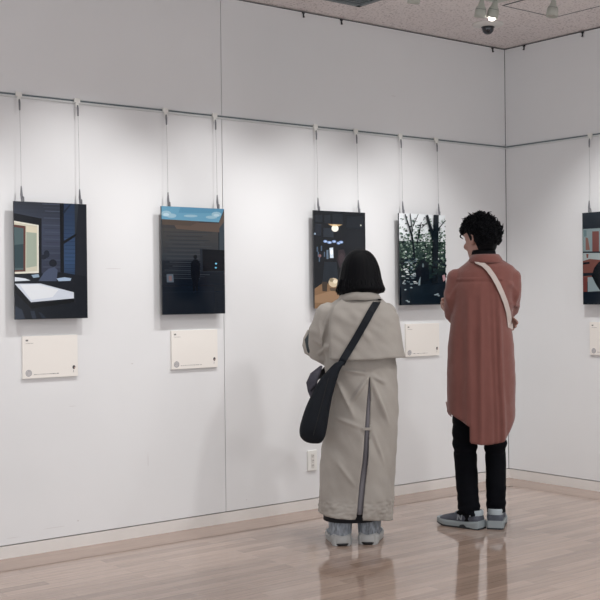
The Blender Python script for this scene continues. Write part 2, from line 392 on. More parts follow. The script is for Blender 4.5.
P.poly('#80644a', [(314.5, 289), (322, 283.5), (366, 284), (366, 309), (314.5, 309)]); P.poly('#94775c', [(314.5, 296), (330, 291), (366, 292), (366, 304), (314.5, 303)])
P.blob('#cbbb9f', 333, 282.5, 5, 4.6, 16); P.blob('#8d8068', 331, 280, 2.2, 2, 9); P.blob('#e6dcc6', 334.5, 281.5, 2.2, 2, 9)
P.poly('#3d342c', [(321.5, 282), (327, 282), (326.5, 291.5), (322, 291.5)]); P.poly('#574a3d', [(329, 288), (336, 288), (335.5, 291), (330, 291)])
photo('dark photograph with a glowing round lamp above a wooden table', P, -1.7475, 1.7705)
# 4: trees
q = [(399, 213), (445, 215.5), (400, 304.5), (446, 303.5)]
P = Print(q, .410, .577)
R4 = random.Random(3)
P.rect('#e9eef1', 0, 0, 1, .32); P.grad('#3a4c45', '#16222a', 0, .3, 1, .72, 12); P.grad('#131e28', '#0c1722', 0, .72, 1, 1, 6)
G = ['#4c6157', '#33473f', '#223530', '#6b8070', '#1a2a2a', '#2b4036', '#82968a', '#152222', '#5a7062', '#94a79b']
for i in range(760):
    v = R4.random()**.7; y = 216+v*54; x = R4.uniform(399, 446)
    if y < 232 and R4.random() < .50: continue
    r = R4.uniform(.4, 1.5); P.blob(R4.choice(G), x, y, r, r*R4.uniform(.5, 1), 7, .4, R4)
for i in range(150): P.blob(R4.choice(['#dfe6e8', '#c6d3d0', '#a9bdb2']), R4.uniform(400, 444), 218+R4.random()**1.5*44, R4.uniform(.25, .8), R4.uniform(.2, .7), 7, .4, R4)
def limb(a, b, w0, w1, c='#101a20'):
    dx, dy = b[0]-a[0], b[1]-a[1]; l = math.hypot(dx, dy); nx, ny = -dy/l, dx/l
    P.poly(c, [(a[0]+nx*w0, a[1]+ny*w0), (b[0]+nx*w1, b[1]+ny*w1), (b[0]-nx*w1, b[1]-ny*w1), (a[0]-nx*w0, a[1]-ny*w0)])
limb((435, 214), (433.5, 282), 2.6, 3.1, '#0e171e'); limb((425.5, 215), (433, 240), 1.3, 1.8, '#0e171e')
limb((404, 214), (411, 236), .5, .8); limb((411, 236), (414, 262), .8, 1); limb((409, 213.5), (411.5, 232), .4, .6); limb((417, 214), (412, 226), .3, .5); limb((420, 222), (416, 243), .4, .7); limb((428, 220), (420, 228), .3, .4); limb((444, 221), (436, 230), .3, .6)
for i in range(120):
    y = R4.uniform(258, 278); P.blob(R4.choice(['#1a2a2b', '#14212a', '#24362f', '#101b22']), R4.uniform(401, 445), y, R4.uniform(1, 3), R4.uniform(.6, 1.6), 7, .4, R4)
for i in range(60): P.blob(R4.choice(['#71838a', '#aab7bb', '#4b5e66', '#d0d8da']), R4.uniform(401, 416), R4.uniform(258, 284), R4.uniform(.4, 1.9), R4.uniform(.3, .8), 7, .4, R4)
P.poly('#0b141d', [(414, 270), (420, 259), (427, 262), (428, 280), (415, 282)]); P.blob('#5d6c70', 421.5, 265, 1, 2.4, 7, .2, R4); P.poly('#7f9096', [(417, 281), (419, 276), (418.5, 288), (416.5, 288)])
P.poly('#0d1923', [(400.2, 286), (446, 283), (446, 303.5), (400.2, 304.5)])
for x, y in ((406, 300), (407.5, 301), (434, 294), (437, 295), (436, 293.5), (410, 287), (404, 289)): P.blob('#93a3a8', x, y, 1.3, .7, 7, .4, R4)
P.poly('#b58f95', [(441, 275), (443.5, 274), (444.5, 279), (442, 281)])
photo('photograph of dark leafy trees against a white sky', P, -1.058, 1.7785)
# 5: right wall
q = [(582.5, 213), (638, 205), (583, 304.5), (638, 310)]
P = Print(q, .405, .584)
P.rect('#111a24', 0, 0, 1, 1); P.grad('#1a242e', '#121b25', 0, 0, 1, .17, 5)
P.poly('#7c8c8f', [(583, 229), (600, 227.5), (638, 226), (638, 252), (583, 252)]); P.poly('#6d4440', [(593, 231), (600, 230.5), (600, 252), (593, 252)]); P.poly('#7c5c55', [(586, 237), (588.5, 238), (590.5, 250), (586, 250)])
P.poly('#5f7478', [(584, 230), (587, 230), (587, 236), (584, 237)])
P.poly('#9aa5a6', [(583, 253), (600, 253), (625, 253), (625, 263), (583, 262)]); P.poly('#6f4741', [(583, 261), (590, 259), (600, 260), (620, 262), (620, 282), (583, 282)]); P.poly('#20282f', [(583, 251.5), (638, 251.5), (638, 253), (583, 253)]); P.poly('#141b22', [(583, 262.5), (590, 262), (590, 264), (583, 264.5)])
P.poly('#774740', [(586.5, 254), (589, 254), (588.5, 258), (587, 258)])
P.poly('#1a2229', [(583, 273), (638, 273), (638, 276), (583, 276)]); P.poly('#6a3a37', [(583, 277.5), (587.5, 277.5), (587.5, 292), (583, 292)]); P.poly('#87969b', [(588, 277.5), (638, 278), (638, 293), (588, 292.5)])
P.poly('#0a0f15', [(592, 276), (595, 268), (600, 262), (612, 261), (614, 294), (602, 294), (597, 286)]); P.poly('#111a24', [(583, 292), (638, 293), (638, 310), (583, 304.5)])
photo('photograph with terracotta panels and a dark figure on the right wall', P, -.680, 1.776, right=True)

# wires
names = {'p1': 'photograph of the white table', 'p2': 'brick yard photograph', 'p3': 'round lamp photograph', 'p4': 'tree photograph'}
for x, z, l in ((-3.578, 1.744, 'left steel wire holding the photograph of the white table'), (-3.262, 1.744, 'right steel wire holding the photograph of the white table'),
                (-2.738, 1.7535, 'left steel wire holding the photograph with the blue sky strip'), (-2.420, 1.7535, 'right steel wire holding the photograph with the blue sky strip'),
                (-1.700, 1.7705, 'left steel wire holding the dark round lamp photograph'), (-1.382, 1.7705, 'right steel wire holding the dark round lamp photograph'),
                (-1.010, 1.7785, 'left steel wire holding the photograph of leafy trees'), (-.690, 1.7785, 'right steel wire holding the photograph of leafy trees')):
    hang(x, z, l)
hang(-.722, 1.776, 'steel wire holding the photograph on the right wall', True)

# ------------------------------------------------------------------ caption cards
card_m = mat('card_foam', '#ebe7e1', .6); ink = mat('card_ink', '#3c3c42', .7); grey = mat('card_stamp_grey', '#8d8c94', .7); pale = mat('card_small_text', '#9a9896', .7)
def card(x0, z0, label, right=False, dark=False, w=.298, h=.209):
    loc = (0, x0, z0) if right else (x0, 0, z0)
    t = empty('caption_card', loc, -pi/2 if right else 0, label=label, cat='caption card', group='white caption cards under the photographs')
    mb = MB(); mb.box((0, -.012, -h), (w, .0004, 0)); obj('board', mb, card_m, t)
    y = -.0123
    def dash(mb, x, z, lw, lh, mi): mb.add([(x, y, z), (x+lw, y, z), (x+lw, y, z-lh), (x, y, z-lh)], [(0,1,2,3)], mi)
    mb = MB(); r = random.Random(int(-x0*100))
    for k in range(2): dash(mb, .016+k*.007, -.017, .0055, .008, 0)
    for k in range(9): dash(mb, .016+k*.0046, -.034, .0034, .0024, 1)
    obj('heading', mb, [ink, pale], t); mb = MB()
    x = .058
    while x < .19:
        l = r.uniform(.003, .011); dash(mb, x, -h+.020, l, .0032, 1 if r.random() < .6 else 0); x += l+r.uniform(.002, .007)
    obj('footer_text', mb, [ink, pale], t)
    mb = MB(); n = 28; c = (.030, -h+.026)
    def disc(cx, cz, rx, rz, yy, mi): mb.add([(cx+rx*cos(2*pi*i/n), yy, cz+rz*sin(2*pi*i/n)) for i in range(n)], [tuple(range(n))], mi)
    disc(c[0], c[1], .0165, .0165, y, 0); disc(c[0], c[1], .0125, .0125, y-.0001, 1); disc(c[0], c[1], .0105, .0105, y-.0002, 0)
    for k in range(3): mb.add([(c[0]-.007, y-.0003, c[1]+.005-k*.005), (c[0]+.007, y-.0003, c[1]+.005-k*.005), (c[0]+.007, y-.0003, c[1]+.003-k*.005), (c[0]-.007, y-.0003, c[1]+.003-k*.005)], [(0,1,2,3)], 1)
    obj('round_stamp', mb, [grey, card_m], t)
    mb = MB(); c = (w-.022, -h+.045); disc(c[0], c[1], .008, .010, y, 0); disc(c[0]+.003, c[1]-.003, .0038, .0045, y-.0001, 1)
    mb.add([(c[0]-.004, y, c[1]-.014), (c[0]-.001, y, c[1]-.014), (c[0]-.001, y, c[1]-.026), (c[0]-.004, y, c[1]-.026)], [(0,1,2,3)], 2)
    obj('small_emblem', mb, [ink, mat('emblem_tan', '#a98e86', .7), pale], t)
card(-3.570, 1.083, 'white caption card under the photograph of the white table')
card(-2.712, 1.087, 'white caption card under the brick yard photograph')
card(-.972, 1.081, 'white caption card under the tree photograph, between the two people')
card(-.700, 1.080, 'white caption card under the photograph on the right wall', right=True)

# ------------------------------------------------------------------ outlet
t = empty('wall_outlet', (-1.743, 0, .2915), label='white wall outlet plate low on the wall behind the woman', cat='wall outlet')
mb = MB(); mb.box((-.035, -.010, -.06), (.035, -.0005, .06)); obj('cover_plate', mb, whitep_m, t, bevel=.003)
mb = MB(); mb.box((-.012, -.0125, -.042), (.014, -.0095, .042)); obj('socket_module', mb, mat('socket_white', '#dcdad6', .4), t, bevel=.001)
mb = MB()
for z in (.028, 0, -.028):
    mb.box((-.006, -.0130, z-.006), (-.0035, -.012, z+.006)); mb.box((.0045, -.0130, z-.005), (.007, -.012, z+.005)); mb.box((-.003, -.013, z-.012), (.004, -.012, z-.010))
obj('socket_slots', mb, mat('socket_dark', '#4a474a', .6), t)

# ------------------------------------------------------------------ ceiling things
def chook(loc, rz, label):
    mb = MB(); mb.box((-.008, -.010, -.004), (.008, -.001, .004)); mb.box((-.0035, -.010, -.024), (.0035, -.004, -.004)); mb.box((-.0035, -.016, -.028), (.0035, -.004, -.023))
    o = obj('wall_hook', mb, blackm, loc=loc); o.rotation_euler.z = rz
    tag(o, label, 'hook', 'small black hooks along the top of the walls')
chook((-1.772, 0, CH-.014), 0, 'small black hook left of another under the vent, top of left wall')
chook((-1.477, 0, CH-.014), 0, 'small black hook on the left wall just right of the ceiling vent')
chook((-.126, 0, CH-.014), 0, 'small black hook at the top of the left wall beside the corner')
chook((0, -.178, CH-.014), -pi/2, 'small black hook at the top of the right wall beside the corner')
chook((0, -.662, CH-.014), -pi/2, 'small black hook on the right wall under the access hatch')
# vent
t = empty('air_vent', (-1.885, -.592, CH), label='grey square air vent grille in the ceiling above the left wall', cat='air vent')
mb = MB(); a = .300
for s in ((-a, -a, a, -a+.03), (-a, a-.03, a, a), (-a, -a, -a+.03, a), (a-.03, -a, a, a)): mb.box((s[0], s[1], -.012), (s[2], s[3], -.0005))
vm = mat('vent_grey', '#6d767a', .5); obj('vent_frame', mb, vm, t)
mb = MB(); mb.box((-a+.02, -a+.02, -.004), (a-.02, a-.02, -.0005)); obj('backing', mb, mat('vent_dark', '#39424a', .7), t)
mb = MB()
for k in range(17):
    y = -a+.045+k*.032; mb.box((-a+.03, y, -.010), (a-.03, y+.012, -.004))
obj('louvre', mb, vm, t)
# hatch
t = empty('access_hatch', (-.668, -1.022, CH), label='square ceiling access hatch outlined by a thin dark trim', cat='ceiling hatch')
mb = MB(); a = .239
for s in ((-a, -a, a, -a+.007), (-a, a-.007, a, a), (-a, -a, -a+.007, a), (a-.007, -a, a, a)): mb.box((s[0], s[1], -.004), (s[2], s[3], -.0003))
obj('trim', mb, mat('hatch_trim', '#4c5254', .5), t)
mb = MB(); mb.box((-a+.007, -a+.007, -.0025), (a-.007, a-.007, -.0003)); obj('panel', mb, cm, t)
# dome camera
t = empty('dome_camera', (-.630, -.420, CH), label='dark glass dome security camera on a round white ceiling plate', cat='security camera')
mb = MB(); mb.lathe([(.096, 0), (.097, -.005), (.09, -.012), (.055, -.018), (.043, -.020), (.001, -.020)], n=40); obj('ceiling_plate', mb, mat('dome_plate', '#d8d6d2', .35), t)
mb = MB(); mb.lathe([(.040, -.018)]+[(.036*cos(radians(k*10)), -.032-.034*sin(radians(k*10))) for k in range(9)]+[(.0005, -.066)], n=32); obj('dome', mb, mat('dome_glass', '#0d1620', .12, coat=.5), t)
mb = MB(); mb.lathe([(.041, -.019), (.041, -.024), (.038, -.026), (.037, -.019)], n=32); obj('dome_ring', mb, mat('dome_ring', '#26303a', .3), t)
# spotlights
def spot(loc, label, tilt=(0, 0), lit=False, zc=CH-.042):
    t = empty('spotlight', (loc[0], loc[1], zc), label=label, cat='spotlight', group='white ceiling spotlights')
    M = Matrix.Rotation(tilt[0], 3, 'X') @ Matrix.Rotation(tilt[1], 3, 'Y')
    mb = MB(); mb.lathe([(.001, 0), (.012, 0), (.012, -.01), (.007, -.014), (.007, -.03), (.001, -.03)], n=20); obj('stem', mb, mat('stem_grey', '#7f827e', .4), t)
    mb = MB(); mb.lathe([(.001, 0), (.009, 0), (.013, -.008), (.019, -.034), (.027, -.042), (.028, -.046), (.0265, -.050), (.031, -.052), (.033, -.095), (.029, -.096), (.026, -.080), (.001, -.078)], c=(0, 0, -.018), n=32, M=M); obj('lamp_head', mb, fix_m, t)
    mb = MB(); mb.lathe([(.0265, -.0485), (.0285, -.0485), (.0285, -.0535), (.0265, -.0535)], c=(0, 0, -.018), n=32, M=M); obj('head_ring', mb, mat('ring_grey', '#6c6f6c', .5), t)
    mb = MB()
    if lit: mb.ell(M @ Vector((0, 0, -.096))+Vector((0, 0, -.018)), (.021, .021, .015), n=20); obj('lamp_lens', mb, mat('lit_lens', '#ffffff', .3, emit='#fff6ea', estr=6), t)
    else: mb.ell(M @ Vector((0, 0, -.080))+Vector((0, 0, -.018)), (.024, .024, .006), n=20); obj('lamp_lens', mb, mat('dim_lens', '#d8d8d2', .3), t)
    return t
mb = MB(); mb.box((-2.6, -1.30, CH-.05), (-1.105, -.925, CH-.0005))
tag(obj('lighting_track', mb, mat('track_white', '#b9beb6', .45), bevel=.004), 'white lighting track box on the ceiling above two spotlights', 'lighting track')
spot((-1.268, -.955), 'left white spotlight of the pair beside the dome camera', tilt=(.22, -.05))
spot((-1.194, -.988), 'right white spotlight of the pair, its lamp lit, beside the dome camera', tilt=(.24, .06), lit=True)
spot((-1.775, -.955), 'white spotlight at the top edge between the vent and the pair', tilt=(.22, 0))
s3 = spot((-.955, -1.20), 'white spotlight hanging in front of the access hatch', tilt=(.05, .15), zc=CH-.045)
mb = MB(); mb.lathe([(.05, 0), (.05, -.012), (.018, -.02), (.012, -.05), (.001, -.05)], c=(-.955, -1.20, CH), n=24)
s3.location = s3.location; mb.v = [(v[0]-s3.location.x, v[1]-s3.location.y, v[2]-s3.location.z) for v in mb.v]; obj('ceiling_base', mb, fix_m, s3)

# ------------------------------------------------------------------ people
skin_m = mat('skin', '#a67f73', .5, noise_amt=.04, noise_scale=12)
hair_m = mat('black_hair', '#030408', .55, spec=.12, noise_amt=.3, noise_scale=60, stretch=(6, 6, .4), bump=.5, bump_scale=90)
coat_m = mat('beige_trench_cloth', '#a39e97', .85, noise_amt=.05, noise_scale=9, bump=.25, bump_scale=120, sheen=.1)
lining_m = mat('grey_vent_lining', '#77757a', .8)
bagm = mat('black_nylon', '#10161e', .65, spec=.25, noise_amt=.15, noise_scale=30, bump=.15, bump_scale=150)
dark_cloth = mat('black_skirt_cloth', '#12151d', .8)
shirt_m = mat('rust_corduroy', '#764841', .9, noise_amt=.06, noise_scale=14, bump=.4, bump_scale=260, stretch=(3, 3, .5), sheen=.25)
pants_m = mat('black_denim', '#05070d', .85, spec=.12, noise_amt=.2, noise_scale=40)
knitblack = mat('black_knit', '#07080c', .9, spec=.15, bump=.4, bump_scale=180)
strap_white = mat('off_white_strap', '#bfb4ae', .7)
def nz(x, y, z, s): return noise.noise(Vector((x, y, z))*s)

def head_mb(M, s=1.0):
    """a head with nose, lips, chin and ears; y is forward"""
    mb = MB(); tab = [(-.118, .012, .02, .055), (-.110, .030, -.005, .086), (-.092, .044, -.04, .094), (-.06, .058, -.068, .094), (-.03, .065, -.084, .094), (0, .069, -.093, .093),
                      (.03, .073, -.099, .095), (.06, .075, -.100, .094), (.085, .069, -.093, .083), (.103, .055, -.074, .062), (.114, .034, -.045, .035), (.118, .012, -.02, .01)]
    R = []
    for z, a, b, f in tab:
        c = (b+f)/2; d = (f-b)/2
        R.append([(a*math.copysign(abs(cos(t))**.9, cos(t)), c+d*math.copysign(abs(sin(t))**.9, sin(t)), z) for t in [2*pi*j/32 for j in range(32)]])
    mb.rings(R)
    mb.tube([(0, .088, .025), (0, .098, .0), (0, .108, -.022), (0, .105, -.032)], [.009, .010, .0125, .010], n=10)
    for q in (-1, 1): mb.ell((q*.010, .098, -.031), (.008, .010, .007), n=10, m=8)
    mb.ell((0, .092, -.058), (.022, .008, .0055), n=14, m=8); mb.ell((0, .090, -.068), (.019, .009, .006), n=14, m=8); mb.ell((0, .082, -.098), (.02, .014, .014), n=14, m=8)
    for q in (-1, 1):
        E = Matrix.Rotation(q*radians(-18), 3, 'Z') @ Matrix.Rotation(radians(12), 3, 'X')
        mb.ell((q*.076, -.008, -.008), (.009, .023, .035), E, n=18, m=10)
        mb.tube([Vector((q*.081, -.006, -.036)), Vector((q*.085, -.024, -.014)), Vector((q*.086, -.026, .012)), Vector((q*.083, -.008, .025)), Vector((q*.078, .008, .012))], [.005, .0055, .006, .0055, .004], n=8)
        mb.tube([(q*.012, .090, .036), (q*.03, .091, .041), (q*.048, .081, .036)], [.006, .007, .005], n=8)
        mb.ell((q*.042, .072, -.03), (.022, .02, .02), n=12, m=8)
    mb.v = [tuple(M @ (Vector(v)*s)) for v in mb.v]
    return mb
def merge(a, b): a.add(b.v, b.f, 0, True)
def eyes(M, parent, s=1.0):
    for q in (-1, 1):
        mb = MB(); mb.ell((0, 0, 0), (.0115, .0115, .0115), n=16, m=10); mb.ell((0, .0062, 0), (.0058, .0058, .0058), mi=1, n=12, m=8)
        mb.v = [tuple(M @ (Vector(v)*s+Vector((q*.031, .0765, .014))*s)) for v in mb.v]
        obj('eye', mb, [mat('eye_white', '#d8d4d0', .2), mat('iris', '#20140f', .15)], parent)
def shoe(parent, heel, az, L, W, upper_m, sole_m, tab_m, hcol=.1, logo=None, sole_h=.03, name='shoe', collar=True):
    """toe towards +y before turning by az; heel = ground point of the heel"""
    M = Matrix.Translation(heel) @ Matrix.Rotation(az, 4, 'Z')
    prof = [(0.0, .62, .80), (.03, .78, .97), (.09, .86, 1.0), (.22, .86, .98), (.34, .84, .97), (.45, .88, .95), (.58, .97, .84), (.70, 1.0, .73), (.82, .95, .64), (.92, .78, .55), (.975, .6, .46), (1.0, .33, .36)]
    mb = MB(); R = []
    for t, w, h in prof:
        w *= W/2; h *= hcol; ring = []
        for j in range(20):
            a = 2*pi*j/20; c, s_ = cos(a), sin(a); zz = sole_h*.6+(h-sole_h*.6)*(.5+.5*s_); k = 1-.28*max(0, s_)**1.5
            ring.append((w*math.copysign(abs(c)**.75, c)*k, t*L, zz))
        R.append(ring)
    mb.rings(R); mb.xform(M); o = obj(name, mb, upper_m, parent)
    o.modifiers.new('sub', 'SUBSURF').render_levels = 1
    mb = MB(); R = []
    for zz, g in ((0.0005, .94), (.008, 1.0), (sole_h*.75, 1.03), (sole_h, .97)):
        ring = []
        for j in range(40):
            a = 2*pi*j/40; yy = .5-.5*cos(a) if j <= 20 else .5-.5*cos(a)
            w = lerp([(p[0], p[1]) for p in prof], yy)[0]*W/2*1.06
            flare = 1+.12*max(0, .25-yy)
            x = w*(1 if j <= 20 else -1)*(1 if 0 < j < 20 or 20 < j < 40 else .0)*g*flare
            ring.append((x, -.006+yy*(L+.012), zz+(.012*max(0, yy-.8)/.2)*(1 if zz < .01 else .6)+(.012*max(0, .2-yy)/.2 if zz > .02 else 0)))
        R.append(ring)
    mb.rings(R, smooth=False); mb.xform(M); obj('sole', mb, sole_m, o)
    if logo:
        mb = MB(); R = []
        for zz, g in ((.0003, .97), (.009, 1.0)):
            R.append([(lerp([(p[0], p[1]) for p in prof], .5-.5*cos(2*pi*j/40))[0]*W/2*1.07*g*(1 if j <= 20 else -1)*(0 if j in (0, 20) else 1), -.007+(.5-.5*cos(2*pi*j/40))*(L+.014), zz+.014*max(0, (.5-.5*cos(2*pi*j/40))-.8)/.2) for j in range(40)])
        mb.rings(R, smooth=False); mb.xform(M); obj('outsole', mb, mat('dark_outsole', '#1d2126', .6), o)
        for sd_k in (-1, 1):
            mb = MB(); x_ = sd_k*(W/2*.86*1.06+.001)
            mb.add([(x_, L*.22, .002), (x_, L*.50, .002), (x_, L*.40, .019), (x_, L*.33, .022), (x_-sd_k*.02, L*.22, .002), (x_-sd_k*.02, L*.50, .002), (x_-sd_k*.02, L*.40, .019), (x_-sd_k*.02, L*.33, .022)], [(0,1,2,3), (4,5,6,7), (0,1,5,4), (1,2,6,5), (2,3,7,6), (3,0,4,7)])
            mb.xform(M); obj('arch_insert', mb, mat('dark_outsole', '#1d2126', .6), o)
    mb = MB(); R = []
    for zz, k in ((hcol*.80, 1.0), (hcol*1.02, 1.02), (hcol*1.12, .95), (hcol*1.10, .82), (hcol*.9, .78)):
        R.append([(W*.40*k*math.copysign(abs(cos(2*pi*j/24))**.9, cos(2*pi*j/24)), L*.17+L*.185*k*sin(2*pi*j/24), zz-.012*(1+sin(2*pi*j/24))*.5) for j in range(24)])
    mb.rings(R, cap=False); mb.xform(M)
    if collar: obj('heel_collar', mb, tab_m, o)
    mb = MB()   # laces across the instep
    for k in range(4):
        t = .40+k*.06; w, h = lerp([(p[0], p[1], p[2]) for p in prof], t); w *= W/2*.5; h *= hcol
        mb.tube([(-w, t*L, h*.93), (0, t*L+.004, h+.003), (w, t*L, h*.93)], .0032, n=6)
    mb.xform(M); obj('laces', mb, tab_m, o)
    if logo:
        for side in (-1, 1):
            mb = MB(); t0 = .40*L; w = W/2*.90
            def P2(a, b): return (side*(w*(1.0-.10*b)+.004), t0+(a if side < 0 else -a)*-1*.032+.02, .044+b*.028)
            for quad in (((0, 0), (.24, 0), (.30, 1), (.06, 1)), ((.06, 1), (.32, 1), (.92, 0), (.68, 0)), ((.68, 0), (.92, 0), (.98, 1), (.74, 1))):
                mb.add([P2(*q) for q in quad], [(0, 1, 2, 3)])
            v = mb.v; n0 = len(v)
            mb.xform(M); lo = obj('side_letter', mb, logo, o); sd = lo.modifiers.new('s', 'SOLIDIFY'); sd.thickness = .002
    return o

# ---------- woman: beige trench coat, black bob
W = empty('person', (-2.099, -.839, 0), -radians(41.32), label='woman with a black bob in a long beige trench coat, seen from behind', cat='person')
neckW = (.01, .01)
HM = Matrix.Translation((.010, .012, 1.375)) @ Matrix.Rotation(radians(4), 4, 'Z') @ Matrix.Rotation(radians(-4), 4, 'X')
mb = MB(); merge(mb, head_mb(HM, .92))
mb.tube([(.01, -.01, 1.20), (.01, 0, 1.26), (.01, .004, 1.32)], [.058, .048, .046], n=20)
torso(mb, [(1.24, -.07, .08, .035, -.05), (1.20, -.13, .13, .055, -.07), (1.1, -.14, .14, .10, -.10), (.98, -.12, .12, .09, -.085), (.86, -.135, .14, .085, -.10), (.78, -.135, .14, .08, -.10), (.72, -.12, .12, .07, -.08)])
for q in (-1, 1):
    hp = Vector((q*.085-.02, -.01, .78)); an = Vector((-.088 if q < 0 else .040, -.05 if q < 0 else -.03, .09))
    mb.tube([hp, hp.lerp(an, .5)+Vector((0, .01, 0)), hp.lerp(an, .75)+Vector((0, -.012, 0)), an], [.058, .050, .046, .032], n=18)
    mb.tube([an+Vector((0, -.02, -.03)), an+Vector((0, .05, -.045)), an+Vector((0, .12, -.055))], [.032, .028, .022], n=14)
Lsh, Lel, Lwr = Vector((-.145, 0, 1.17)), Vector((-.19, .04, .960)), Vector((.015, .205, .985))
Rsh, Rel, Rwr = Vector((.135, 0, 1.17)), Vector((.15, .04, .965)), Vector((-.125, .185, 1.02))
mb.tube([Lsh-Vector((0, 0, .02)), Lel], [.038, .030], n=14); mb.tube([Lel, Lwr], [.030, .024], n=14); mb.tube([Rsh-Vector((0, 0, .02)), Rel], [.038, .030], n=14); mb.tube([Rel, Rwr], [.030, .024], n=14)
hand(mb, Lwr+(Lwr-Lel).normalized()*.02, (Lwr-Lel), (0, -1, -.1), 1, 28, .92)
hand(mb, Rwr+(Rwr-Rel).normalized()*.02, (Rwr-Rel)+Vector((.0, -.06, 0)), (.3, -1, 0), -1, 35, .92)
bm = remesh(mb, .0055, 2); finish(bm, 'body', [skin_m], W); eyes(HM, W, .92)
# coat
mb = MB()
tabW = [(1.275, -.050, .070, .055, -.055), (1.25, -.105, .120, .065, -.085), (1.21, -.16, .15, .09, -.115), (1.15, -.178, .165, .115, -.14), (1.0, -.178, .18, .135, -.155), (.9, -.172, .195, .135, -.155),
        (.75, -.172, .196, .14, -.16), (.5, -.190, .188, .15, -.165), (.3, -.203, .178, .15, -.165), (.15, -.222, .164, .15, -.165), (.02, -.224, .160, .15, -.165)]
torso(mb, tabW, p=2.5)
mb.tube([Lsh+Vector((.0, 0, 0)), Vector((-.180, .0, 1.08)), Lel+Vector((.0, -.01, .015)), Lel+Vector((.045, .045, -.005)), Lel.lerp(Lwr, .6), Lwr], [.075, .077, .072, .066, .058, .052], n=22)
mb.tube([Rsh, Vector((.148, .0, 1.07)), Rel+Vector((.0, 0, .02)), Rel+Vector((-.045, .045, .0)), Rel.lerp(Rwr, .6), Rwr], [.068, .070, .068, .06, .056, .050], n=22)
VL = [(.10, -.0260, .0060), (.14, -.0220, .0080), (.30, -.0060, .0240), (.45, .014, .042), (.598, .0270, .0500), (.75, .040, .058), (.84, .0490, .0550), (.874, .0535, .0540)]
def hemW(x, y):
    v = -.008
    if x < v: h = .139+.018*max(0, (v-x)/.2)**1.5
    else: h = .139-.020*((x-v)/.16)**2
    return h-(.012 if y > 0.02 else 0)
def invent(c):
    if c.y > -.05 or c.z > .874 or c.z < .10: return False
    l, r = lerp(VL, c.z); return l < c.x < r
def cutW(c): return c.z < hemW(c.x, c.y) or c.z > 1.268 or invent(c)
def snapW(c):
    if c.z > 1.2: return Vector((c.x, c.y, 1.266))
    if c.z < hemW(c.x, c.y)+.012: return Vector((c.x, c.y, hemW(c.x, c.y)))
    l, r = lerp(VL, min(.874, c.z)); return Vector((l if abs(c.x-l) < abs(c.x-r) else r, c.y, c.z))
def dispW(c, n):
    d = .010*nz(c.x*1.2, c.y, c.z*.9, 7)+.006*nz(c.x+.5*c.z, c.y, c.z*.5, 19)
    if c.z < .9:
        f = 1-c.z/.9
        d += f*.010*sin(c.x*34+1.1+3*nz(c.x, c.y, c.z, 2.2))*(1 if c.y < 0 else .6)
        # creases fanning out from the vent's top and hip
        for (ax, az, bx, bz, am) in ((.05, .865, -.06, .70, .010), (.05, .87, -.10, .90, .008), (.056, .86, .15, .60, .010), (.056, .87, .14, .82, .006), (-.12, .86, -.02, .64, .011), (.02, .60, -.14, .66, .006), (.06, .60, .13, .40, .007), (-.12, .44, -.02, .30, .005)):
            t = ((c.x-ax)*(bx-ax)+(c.z-az)*(bz-az))/((bx-ax)**2+(bz-az)**2)
            if -.1 < t < 1.1 and c.y < -.03:
                dd = abs((c.x-ax)*(bz-az)-(c.z-az)*(bx-ax))/math.hypot(bx-ax, bz-az); d += 1.7*am*math.exp(-(dd/.0095)**2)*max(0, sin(pi*min(1, max(0, t))))
        if c.z < .23: d += .006*nz(c.x, c.y, c.z*2.2, 38)
    else:
        for (ax, az, bx, bz, am) in ((-.20, 1.14, -.17, .96, .008), (-.24, 1.05, -.12, .99, .008), (-.15, 1.18, -.20, 1.0, .007), (-.22, .96, -.10, 1.04, .008)):
            t = ((c.x-ax)*(bx-ax)+(c.z-az)*(bz-az))/((bx-ax)**2+(bz-az)**2)
            if -.1 < t < 1.1:
                dd = abs((c.x-ax)*(bz-az)-(c.z-az)*(bx-ax))/math.hypot(bx-ax, bz-az); d += 1.8*am*math.exp(-(dd/.009)**2)*max(0, sin(pi*min(1, max(0, t))))
    return d
coat = garment(mb, .006, cutW, snapW, dispW, .004, 'coat', [coat_m], W, 3)
# inverted pleat behind the vent
mb = MB(); 
zs = [.165+k*(.875-.165)/30 for k in range(31)]; vs = []
for z in zs:
    l, r = lerp(VL, z)
    yb = lerp(tabW, z)[3]
    for x, dy in ((l-.006, .016), (l+.15*(r-l), .013), ((l+r)/2, .008), (r-.15*(r-l), .013), (r+.006, .016)): vs.append((x, yb+dy, z))
mb.add(vs, [(i*5+j, i*5+j+1, i*5+j+6, i*5+j+5) for i in range(30) for j in range(4)], 0, True)
o = obj('vent_pleat', mb, lining_m, coat); sd = o.modifiers.new('s', 'SOLIDIFY'); sd.thickness = .003
tag(o, 'grey pleat inside the back vent')
mb = MB(); l, r = lerp(VL, .598); mb.box((l-.014, -.176, .591), (r+.012, -.168, .605)); obj('vent_tab', mb, coat_m, coat, bevel=.002)
